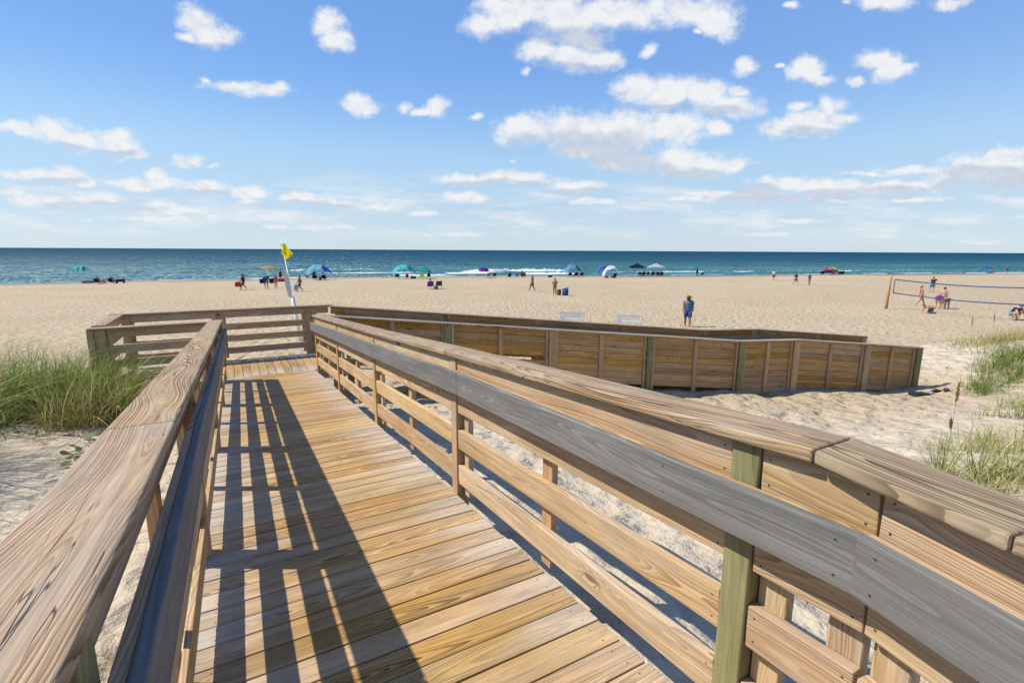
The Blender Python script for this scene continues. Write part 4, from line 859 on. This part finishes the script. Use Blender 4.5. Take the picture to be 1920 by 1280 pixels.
arch_shade(62.7, 75.9, math.radians(-32), 3.5, 2.3, 1.5, 'royal blue cloth shade standing behind the white arched one', ROYAL, ROYAL, low=.25)
chair(64.6, 75.0, SEA - .2, NAVY, 'navy chair under the white arched shade', w=.62); cooler(61.4, 73.6, .2, .8, .4, .35, RED, BLACK, 'low red and black cool box left of the white arched shade'); bag('towel_bundle', 62.8, 73.3, gz(62.8, 73.3), .9, .5, .3, BLACK, 'black heap of towels in front of the white arched shade', 'towels', handle=False)
tent(76.6, 81.8, math.radians(-35), 3.0, 2.75, NAVY, 'navy pop up canopy tent behind the white one'); tent(79.0, 78.6, math.radians(-35), 3.0, 2.75, WCLOTH, 'white pop up canopy tent near the water')
tb = Vector((77.6, 78.9)); td = Vector((math.cos(math.radians(-35)), math.sin(math.radians(-35))))
for i, (s_, o_, c_, q) in enumerate(((-2.2, -.3, BLACK, 'black chair, leftmost in the row under the two tents'), (-1.3, .2, NAVY, 'navy chair, second from the left in the row under the two tents'), (-.4, -.2, BLACK, 'black chair, third from the left in the row under the two tents'), (.6, .1, NAVY, 'navy chair, third from the right in the row under the two tents'), (1.5, -.3, BLACK, 'black chair, second from the right in the row under the two tents'), (2.4, .1, BLACK, 'black chair, rightmost in the row under the two tents'))):
    c = tb + td * s_ + Vector((-td.y, td.x)) * o_; chair(c.x, c.y, SEA - .25, c_, q, w=.68, hi=.38)
    if i in (1, 3, 5): person(c.x, c.y, SEA - .25, SIT, ('person in navy sitting under the navy tent', 'person in dark blue sitting between the two tents', 'person in black sitting under the right edge of the white tent')[i // 2], shirt=(NAVY, BLUE, BLACK)[i // 2], shorts=BLACK, z=gz(c.x, c.y) + .08)
umbrella(88.6, 77.2, .95, 1.95, 'small turquoise umbrella right of the white tent', [SKYB, TEAL], sag=.3)
person(89.2, 76.4, SEA, STAND, 'person in black standing by the small turquoise umbrella', shirt=BLACK, shorts=BLACK, skin=TAN, size=.9); chair(90.2, 76.0, SEA, pl('rust_cloth', (.25, .08, .03)), 'rust coloured chair right of the small turquoise umbrella')
# the walker coming towards the ramp
person(22.3, 19.55, math.radians(135), WALK, 'man in brown hat, faded blue shirt and blue shorts walking towards the ramp', skin=TAN, hat=HATBR, shirt=SHIRTB, shorts=BLUE, leg=1.0, sleeve=.8, wide=1.1)
# three at the right by the water
person(80.91, 53.06, math.radians(-60), WALK, 'person in white top and black shorts standing near the water, left of a couple', shirt=WCLOTH, shorts=BLACK, hair=HAIRD)
person(71.08, 43.2, math.radians(170), WALK, 'person in plum top walking on the left of a couple', shirt=PLUM, shorts=PLUM, wide=1.15, sleeve=.8, leg=.7)
person(71.35, 41.4, math.radians(170), STAND, 'person in pale blue shirt on the right of a couple', shirt=SHIRTB, shorts=GREYC, hair=HAIRD, sleeve=.8, leg=.6)
RB = [RED, ORANGE, YEL, pl('leaf_green_cloth', (.05, .45, .10)), SKYB, ROYAL, PURPLE, RED]
umbrella(116.6, 63.3, 1.65, 1.75, 'rainbow striped umbrella near the water on the right', RB, tilt=.25, taz=2.6, sag=.42)
chair(114.1, 63.6, SEA - .5, BLACK, 'black chair left of the rainbow umbrella', w=.8, hi=.38); chair(117.8, 61.8, SEA - .5, NAVY, 'navy chair right of the rainbow umbrella', w=.8, hi=.38); chair(116.2, 62.4, SEA - .5, PINK, 'pale pink chair in the middle under the rainbow umbrella', w=.7)
person(118.5, 61.5, SEA - .5, SIT, 'person in black sitting right of the rainbow umbrella', shirt=BLACK, shorts=BLACK, size=1.1)
arch_shade(177.0, 55.6, math.radians(-60), 6.0, 1.75, 2.0, 'royal blue cloth shade by the water at the far right', ROYAL, BLUE, low=.62, wave=.2)
person(176.0, 54.2, SEA - .6, SIT, 'person sitting below the royal blue shade at the far right', shirt=GREYC, shorts=BLACK, size=1.05); person(178.96, 52.2, SEA - .6, STAND, 'person in black standing right of the royal blue shade', shirt=BLACK, shorts=BLACK, wide=1.3)

# volleyball court
vb = thing('volleyball_net', 'slack volleyball net with navy tape edges strung across the sand', 'net', (43.43, 18.80, 0))
p0 = Vector((43.43, 18.80, -2.01)); p1 = Vector((41.05, 9.75, -1.98)); o0 = Vector((43.43, 18.80, 0))
def netpt(s_, t_): # t_ 0 bottom 1 top
    p = p0.lerp(p1, s_); return p - o0 + Vector((0, 0, -1.0 * (1 - t_) - .16 * math.sin(PI * s_) * (1.0 if t_ > .5 else 1.0)))
def band(pts, w):
    b = bmesh.new()
    for a, c in zip(pts, pts[1:]):
        v = [b.verts.new(q) for q in (a - w, c - w, c + w, a + w)]; b.faces.new(v)
    bmesh.ops.remove_doubles(b, verts=b.verts[:], dist=.0005); bmesh.ops.solidify(b, geom=b.faces[:], thickness=.006); return b
NT_M = pl('navy_webbing', (.035, .06, .19), rough=.7)
wz = Vector((0, 0, .038))
link('top_band', bm_mesh('top_band', band([netpt(i / 24, 1) for i in range(25)], wz), NT_M), vb)
link('bottom_band', bm_mesh('bottom_band', band([netpt(i / 24, 0) for i in range(25)], wz), NT_M), vb)
for s_ in (0., 1.): link('side_band', bm_mesh('side_band', band([netpt(s_, t / 4) for t in range(5)], (p1 - p0).normalized() * .03), NT_M), vb)
cm = bmesh.new()
for i in range(1, 88): tube(cm, [netpt(i / 88, 0), netpt(i / 88, 1)], .0012, 3, False)
for j in range(1, 10): tube(cm, [netpt(i / 12, j / 10) for i in range(13)], .0012, 3, False)
tag(link('net_cords', bm_mesh('net_cords', cm, BLACK), vb), kind='stuff')
cm = bmesh.new()
q0 = Vector((43.08, 19.0, 0)) - o0
for t_, z_ in ((1, -1.85), (0, -3.1)): tube(cm, [netpt(0, t_), Vector((q0.x, q0.y, z_))], .008, 4)
q1 = Vector((41.0, 9.3, 0)) - o0
for t_, z_ in ((1, -1.85), (0, -3.1)): tube(cm, [netpt(1, t_), Vector((q1.x, q1.y, z_))], .008, 4)
link('rope', bm_mesh('rope', cm, WHITE), vb)
for (x_, y_, lx, q) in ((43.02, 18.95, .05, 'round timber volleyball post at the left end of the net'), (40.95, 9.2, .0, 'round timber volleyball post at the right end of the net')):
    b = bmesh.new(); tube(b, [(0, 0, -.5), (lx * .5, 0, 1.2), (lx, 0, 2.55)], [.10, .095, .09], 14)
    tag(link('net_post', bm_mesh('net_post', b, POSTBR, True), None, Matrix.Translation((x_, y_, gz(x_, y_)))), q, 'post')
person(48.2, 18.9, math.radians(200), WALK, 'woman in pink top and navy shorts behind the volleyball net', shirt=PINK, shorts=NAVY, leg=.3, sleeve=.1, hair=HAIRB, size=.93, longhair=True)
person(69.5, 26.3, math.radians(-70), PLAY, 'player far behind the net with both arms raised', shirt=NAVY, shorts=TEALD, skin=SKIN, sleeve=.1, hair=HAIRB)
person(46.2, 17.0, math.radians(-80), BEND, 'woman in magenta top bending down beyond the net', shirt=MAGENTA, shorts=MAGENTA, leg=.3, sleeve=.2, hair=HAIRB, size=.95)
person(46.95, 16.7, math.radians(-60), BEND, 'child in dark swimwear leaning forward right of the woman in magenta', shirt=None, shorts=NAVY, leg=.3, hair=HAIRB, size=.82)
person(47.6, 17.2, math.radians(-80), STAND, 'thin child with light brown hair standing behind the woman in magenta', shirt=None, shorts=TEALD, leg=.2, hair=HAIRB, size=.93, wide=.8)
person(42.3, 16.1, math.radians(70), CRAWL, 'child in green swim shorts on hands and knees in the sand near the net', shirt=None, shorts=GREEN, hair=HAIRD, size=.85)
person(43.0, 11.9, math.radians(165), CROUCH, 'person in navy shirt crouching in the sand under the net at the right edge', shirt=NAVY, shorts=pl('washed_denim', (.13, .24, .36)), hair=NAVY, wide=1.15)

# flag, sign and benches
fp = thing('flag_pole', 'leaning white pole with a limp yellow warning flag in front of the landing', 'flag', (2.08, 20.19, gz(2.08, 20.19)))
bz = -gz(2.08, 20.19) ; topv = Vector((-.42, .03, .32 + bz)); b = bmesh.new(); tube(b, [(.04, 0, -.4), topv * .455, topv * .456, topv], [.075, .070, .024, .014], 10); link('pole', bm_mesh('pole', b, WHITE, True), fp)
b = bmesh.new(); g = []
for i in range(11):
    t_ = i / 10; row = []
    zc = topv * (1 - t_ * .17) - topv * .035
    for j in range(6):
        s_ = j / 5; wd = .31 * (math.sin(PI * min(1, .16 + t_ * .84)) ** .55)
        row.append(b.verts.new(zc + Vector((-.085 + wd * s_ + .10 * t_ + .035 * math.sin(t_ * 9 + s_ * 3), .05 * math.sin(s_ * 7 + t_ * 5) - .03, -.05 * s_ * math.sin(t_ * 5)))))
    g.append(row)
for i in range(10):
    for j in range(5): b.faces.new((g[i][j], g[i + 1][j], g[i + 1][j + 1], g[i][j + 1]))
bmesh.ops.solidify(b, geom=b.faces[:], thickness=.006); link('flag', bm_mesh('flag', b, YEL, True), fp)
sg = thing('notice_board', 'tall narrow white notice board fixed on the flag pole, seen almost edge on', 'sign', (2.0, 20.13, gz(2.0, 20.13)))
b = bmesh.new(); yb = Vector((.86, -.5, 0)); lean = topv.normalized()
prof = [(-.07, 1.78), (-.10, 2.1), (-.10, 2.75), (-.05, 2.93), (.03, 2.86), (.08, 2.6), (.09, 2.1), (.06, 1.70)]
f0 = [b.verts.new(lean * h_ * .96 + yb * w_ * 1.0 + Vector((0, -.06, 0))) for w_, h_ in prof]; b.faces.new(f0)
bmesh.ops.solidify(b, geom=b.faces[:], thickness=.05); link('panel', bm_mesh('panel', b, pl('sign_panel_grey', (.62, .63, .63), rough=.5, var=.05)), sg)
b = bmesh.new()
for h_ in (1.9, 2.6): bx(b, -.05, .05, -.02, .10, h_, h_ + .05)
link('bracket', bm_mesh('bracket', b, STEEL), sg)
def bench(x, y, face, label):
    t = thing('white_bench', label, 'bench', (x, y, gz(x, y)), face); W = 1.26; h = .70
    for i in range(18):
        x0 = -W / 2 + .06 + i * (W - .12) / 18; b = bmesh.new(); bx(b, x0 + .01, x0 + .045, -.02, .0, .22, h - .04); link('slat', bm_mesh('slat', b, WHITE), t)
    b = bmesh.new(); bx(b, -W / 2, W / 2, -.035, .02, h - .06, h); link('top_rail', bm_mesh('top_rail', b, WHITE), t)
    for sx in (-1, 1):
        b = bmesh.new(); bx(b, sx * W / 2 - .035, sx * W / 2 + .035, -.045, .03, -.1, h + .02); bx(b, sx * W / 2 - .03, sx * W / 2 + .03, .55, .61, -.1, .42); bx(b, sx * W / 2 - .045, sx * W / 2 + .045, -.02, .62, .421, .45); link('side_frame', bm_mesh('side_frame', b, WHITE), t)
    for i in range(6):
        b = bmesh.new(); bx(b, -W / 2 + .04, W / 2 - .04, .03 + i * .09, .10 + i * .09, .25, .272); link('seat_slat', bm_mesh('seat_slat', b, WHITE), t)
bench(15.92, 21.81, math.atan2(-.76, 1.05), 'white slatted bench beyond the lower ramp, the left one of two'); bench(18.27, 19.91, math.atan2(-.87, .96), 'white slatted bench beyond the lower ramp, the right one nearer the man in the hat')
# shoes and clothes left at the end of the wall
def sandal(x, y, face, m, label):
    z = gz(x, y); o = thing('sandal', label, 'sandal', (x, y, z + .01), face); b = bmesh.new(); n = 12
    ring = [(.05 * math.sin(2 * PI * k / n) * (1.1 if math.cos(2 * PI * k / n) > 0 else .85), .14 * math.cos(2 * PI * k / n)) for k in range(n)]
    lo_ = [b.verts.new((a, c, 0)) for a, c in ring]; hi_ = [b.verts.new((a, c, .025)) for a, c in ring]; b.faces.new(hi_); b.faces.new(lo_[::-1])
    for k in range(n): b.faces.new((lo_[k], lo_[(k + 1) % n], hi_[(k + 1) % n], hi_[k]))
    link('sole', bm_mesh('sole', b, m), o); b = bmesh.new(); tube(b, [(-.05, -.02, .02), (-.02, .04, .06), (0, .08, .025)], .008, 5); tube(b, [(.05, -.02, .02), (.02, .04, .06), (0, .08, .025)], .008, 5); link('strap', bm_mesh('strap', b, m), o)
sandal(14.22, 4.98, 1.2, BLACK, 'black sandal lying on the sand past the end of the near wall'); sandal(14.36, 4.86, 1.7, PLUM, 'dark plum sandal lying furthest right past the end of the near wall')
tb_ = bag('clothes_heap', 13.72, 5.12, gz(13.72, 5.12) - .03, .40, .22, .09, BLACK, 'black heap of clothes at the foot of the last wall post', 'clothes', face=-.35, handle=False)
tb_ = bag('clothes_heap', 13.98, 5.04, gz(13.98, 5.04) - .03, .24, .16, .06, GREYC, 'small dark grey heap of clothes right of the black one', 'clothes', face=-.1, handle=False)

# ------------------------------------------------------------------ dune plants
def leaf_mat(name, a, b_, c_):
    m, T, b = mat(name); g = T.n('ShaderNodeNewGeometry'); n = T.noise(g.outputs['Position'], 3.0, 3); r = g.outputs['Random Per Island']
    c = T.mix(T.ss(r, .15, .75), a, b_); c = T.mix(T.ss(T.m('ADD', T.m('MULTIPLY', r, .5), n), .82, 1.02), c, c_)
    T.put(b.inputs['Base Color'], c); b.inputs['Roughness'].default_value = .55; b.inputs['Specular IOR Level'].default_value = .3
    tr = T.n('ShaderNodeBsdfTranslucent'); T.put(tr.inputs[0], c); ms = T.n('ShaderNodeMixShader'); ms.inputs[0].default_value = .35
    T.t.links.new(b.outputs[0], ms.inputs[1]); T.t.links.new(tr.outputs[0], ms.inputs[2])
    o = [x for x in T.t.nodes if x.type == 'OUTPUT_MATERIAL'][0]; T.t.links.new(ms.outputs[0], o.inputs[0]); return m
GRASS = leaf_mat('dune_grass', (.10, .175, .022), (.22, .29, .045), (.52, .43, .17))
DRYG = leaf_mat('dry_dune_grass', (.26, .28, .07), (.48, .43, .17), (.66, .54, .29))
STALK = plain('seed_stalk', (.20, .12, .05), .8); LEAFR = leaf_mat('vine_leaf', (.05, .12, .02), (.09, .17, .03), (.12, .16, .03))
def blades(cs, n, L, w, spread, lean, mat_, up=1.0, wind=(.25, -.12), lv=.35):
    """cs: tuft centres (x, y, r); returns one mesh of curved tapering blades"""
    V = []; Fq = []; K = 6
    for (cx, cy, r) in cs:
        for _ in range(n):
            a = rng.random() * 2 * PI; q = r * rng.random() ** .6; bx_, by_ = cx + q * math.cos(a), cy + q * math.sin(a); bz_ = gz(bx_, by_) - .02
            l = L * (1 - lv + lv * 2 * rng.random()); az = a + rng.normal() * .9; ln = lean * (.15 + abs(rng.normal()) * .8) * (0.4 + q / max(r, .01))
            dx, dy = math.cos(az) * ln + wind[0] * rng.random(), math.sin(az) * ln + wind[1] * rng.random(); sx, sy = -math.sin(az + rng.normal() * .6), math.cos(az + rng.normal() * .6); i0 = len(V); ww = w * (.6 + .8 * rng.random())
            dr = .25 + .9 * rng.random()
            for k in range(K + 1):
                t = k / K; h = l * (t * up - dr * .42 * ln * t * t * t); s_ = l * (t * .35 + t * t * .75); wt = ww * (1 - t) ** .7 * .5 + .0004
                px, py, pz = bx_ + dx * s_, by_ + dy * s_, bz_ + max(h, .0 if t < .3 else .03)
                V.append((px - sx * wt, py - sy * wt, pz)); V.append((px + sx * wt, py + sy * wt, pz))
                if k: j = i0 + 2 * k; Fq.append((j - 2, j - 1, j + 1, j))
    return mesh_np('grass', V, Fq, [mat_], True)
def grass(name, cs, n, L, w, lean, mat_, label, **k):
    return tag(link(name, blades(cs, n, L, w, 0, lean, mat_, **k)), label, 'grass', kind='stuff')
def tufts(x0, y0, x1, y1, n, r, jx=.3):
    return [(x0 + (x1 - x0) * t + rng.normal() * jx, y0 + (y1 - y0) * t + rng.normal() * jx, r * (.6 + .8 * rng.random())) for t in rng.random(n)]
# the big clump left of the ramp
grass('sea_oats_clump', [(-3.3, 9.6, .38), (-2.75, 9.5, .42), (-2.35, 9.75, .36), (-2.9, 9.0, .36), (-2.3, 9.15, .38), (-1.95, 9.35, .34), (-3.7, 9.2, .32), (-1.75, 9.0, .28), (-3.4, 10.2, .32), (-2.6, 10.1, .32)], 300, .95, .010, .7, GRASS, 'dense bright green clump of dune grass left of the landing')
grass('sea_oats_clump', [(-1.75, 8.6, .30), (-1.5, 8.9, .28), (-2.1, 8.5, .30), (-1.35, 9.25, .26), (-1.2, 9.6, .24), (-1.0, 9.75, .2)], 230, .75, .008, .95, DRYG, 'straw coloured arching grass against the left railing', wind=(.5, -.3))
grass('sea_oats_clump', [(-3.1, 8.3, .30), (-3.6, 8.5, .34), (-4.0, 8.9, .30), (-4.5, 9.4, .4), (-4.2, 9.9, .3)], 70, .65, .008, .75, GRASS, 'looser green grass at the left edge of the picture')
grass('sea_oats_clump', [(-2.6, 7.3, .18), (-3.0, 7.0, .22), (-2.9, 6.4, .16)], 45, .5, .006, 1.2, DRYG, 'thin dry tufts in the shade on the left dune', wind=(.3, -.5))
grass('dune_grass', [(-2.0, 2.2, .3), (-1.4, 1.3, .3), (-1.2, 2.9, .25), (-.9, 1.8, .2)], 18, .38, .006, 1.3, DRYG, 'sparse dry blades on the sand beside the near end of the left railing')
grass('sea_oats_clump', [(-3.3, 6.9, .3), (-3.6, 6.3, .3), (-3.2, 6.2, .2), (-4.0, 7.1, .3), (-3.9, 5.6, .3), (-3.05, 7.0, .2), (-3.5, 6.6, .3)], 300, 1.15, .009, .7, GRASS, 'dune grass just outside the left edge that throws its shadow on the sand')
grass('sea_oats_clump', [(-3.2, 9.5, .6), (-2.5, 9.4, .6), (-1.9, 9.2, .5), (-3.9, 9.2, .5)], 18, 1.15, .008, .75, DRYG, 'tall pale blades standing out of the left grass clump', lv=.25)
# vine with round leaves
vn = thing('dune_vine', 'thin beach vine with round green leaves trailing over the sand beside the left railing', 'plant', (-1.7, 7.3, 0))
path = [(-2.62, 8.45), (-2.3, 8.1), (-1.95, 7.9), (-1.7, 7.62), (-1.66, 7.25), (-1.74, 6.95), (-1.62, 6.6), (-1.5, 6.2), (-1.42, 5.7), (-1.3, 5.2)]
b = bmesh.new(); tube(b, [(x_ + 1.7, y_ - 7.3, gz(x_, y_) + .015) for x_, y_ in path], .004, 4); link('stem', bm_mesh('stem', b, STALK), vn)
for i, (x_, y_) in enumerate([(-2.6, 8.4), (-2.42, 8.25), (-2.28, 8.02), (-2.0, 7.95), (-1.78, 7.75), (-1.70, 7.60), (-1.62, 7.42), (-1.75, 7.15), (-1.68, 7.02), (-1.76, 6.85), (-1.60, 6.66), (-1.66, 6.45), (-1.48, 6.1), (-1.40, 5.6)]):
    b = bmesh.new(); r_ = random.uniform(.035, .065); M_ = Matrix.Rotation(random.uniform(-.5, .5), 4, 'X') @ Matrix.Rotation(random.uniform(-.5, .5), 4, 'Y')
    c = b.verts.new(M_ @ Vector((0, 0, -.008))); rg = [b.verts.new(M_ @ Vector((r_ * math.cos(k * PI / 6), r_ * math.sin(k * PI / 6), .004 * math.sin(k * 2)))) for k in range(12)]
    for k in range(12): b.faces.new((c, rg[k], rg[(k + 1) % 12]))
    link('leaf', bm_mesh('leaf', b, LEAFR, True), vn, Matrix.Translation((x_ + 1.7, y_ - 7.3, gz(x_, y_) + .05)))
# right hand dune
grass('dune_grass', tufts(18.6, 6.0, 22.5, 5.3, 34, .30, .22), 26, .42, .012, .9, DRYG, 'low line of yellow green grass along the crest of the right dune', up=.9)
grass('dune_grass', tufts(21.0, 5.3, 25.0, 4.0, 30, .4, .3), 30, .5, .012, .9, GRASS, 'greener grass where the dune crest meets the right edge')
grass('dune_grass', tufts(14.3, 4.5, 16.8, 4.0, 26, .26, .28), 34, .40, .010, .95, GRASS, 'band of green grass on the slope right of the wall end', up=.85)
grass('dune_grass', tufts(16.0, 4.6, 17.8, 4.2, 22, .3, .3), 34, .55, .010, .9, GRASS, 'taller green patch higher on the dune right of the wall end')
grass('dune_grass', tufts(12.7, 3.3, 13.8, 2.7, 12, .25, .2), 30, .42, .009, .9, DRYG, 'patch of grass at the right edge below the green band')
grass('dune_grass', tufts(8.0, 2.3, 9.6, 1.9, 24, .22, .28), 30, .40, .008, 1.0, DRYG, 'spread of yellowish grass behind the near cap rail, farther part', up=.85)
grass('dune_grass', tufts(5.5, 1.75, 6.9, 1.3, 20, .20, .20), 34, .34, .007, 1.0, DRYG, 'tangle of straw coloured grass just behind the near cap rail', up=.85)
grass('dune_grass', [(6.02, 1.95, .10), (6.45, 1.62, .10), (6.1, 1.72, .07)], 60, .42, .008, .85, GRASS, 'three dark green tufts just behind the near cap rail')
grass('dune_grass', tufts(4.2, .9, 5.6, .3, 20, .18, .25), 22, .32, .006, 1.1, DRYG, 'dry grass low at the right edge, seen under the near cap rail')
grass('dune_grass', tufts(2.6, .9, 4.2, -.6, 12, .12, .4), 10, .26, .005, 1.3, DRYG, 'few dry blades on the sand under the bend of the right railing')
grass('dune_grass', tufts(11.5, 3.2, 12.6, 2.9, 7, .14, .15), 22, .32, .008, 1.0, GRASS, 'small tuft alone on the pale sand in the middle of the slope', up=.85)
def oat(x, y, h, bend, az, label):
    z = gz(x, y); t = thing('sea_oat', label, 'plant', (x, y, z)); d = Vector((math.cos(az), math.sin(az), 0)); pts = [d * (bend * (k / 8) ** 2) + Vector((0, 0, h * k / 8)) for k in range(9)]
    b = bmesh.new(); tube(b, pts, [.0045 - .0003 * k for k in range(9)], 5); link('stalk', bm_mesh('stalk', b, STALK), t)
    b = bmesh.new()
    for i in range(46):
        s_ = .72 + .30 * random.random(); k = min(7.99, s_ * 8); p = pts[int(k)].lerp(pts[min(8, int(k) + 1)], k - int(k)) if s_ < 1 else pts[8] + Vector((0, 0, (s_ - 1) * h)); a = random.random() * 6.28; r_ = .014 * (1 - abs(s_ - .86) * 3.4) + .003
        q = p + Vector((math.cos(a) * r_, math.sin(a) * r_, -.03)); tube(b, [p, q, q - Vector((0, 0, .02))], [.002, .006, .001], 3)
    link('seed_head', bm_mesh('seed_head', b, STALK), t)
oat(8.53, 2.76, .95, .04, .3, 'tall brown sea oat stalk standing alone left of the right hand grass')
oat(8.35, 2.70, .42, .03, 2.5, 'short sea oat stalk left of the tall one')
oat(8.9, 2.15, 1.15, -.10, .6, 'tall thin sea oat with dark head in the middle of the right hand grass')
oat(6.9, 1.62, .75, .12, .2, 'leaning sea oat near the right edge of the picture')
oat(22.5, 7.2, .9, .03, 1.0, 'pale stalk left of a pair on the dune crest'); oat(23.4, 6.9, .95, .03, 2.0, 'pale stalk right of a pair on the dune crest')

# ------------------------------------------------------------------ groups of alike things
GR = dict(chair='beach chairs', umbrella='beach umbrellas', canopy='cloth shades on the beach', tent='canopy tents', person='people on the beach', bag='bags on the beach', cooler='cool boxes', railing='wooden railings', bench='white benches', post='volleyball posts', sandal='sandals by the wall', wall='lower ramp walls')
for o in S.objects:
    if o.parent is None and o.get('category') in GR and not o.get('group'): o['group'] = GR[o['category']]
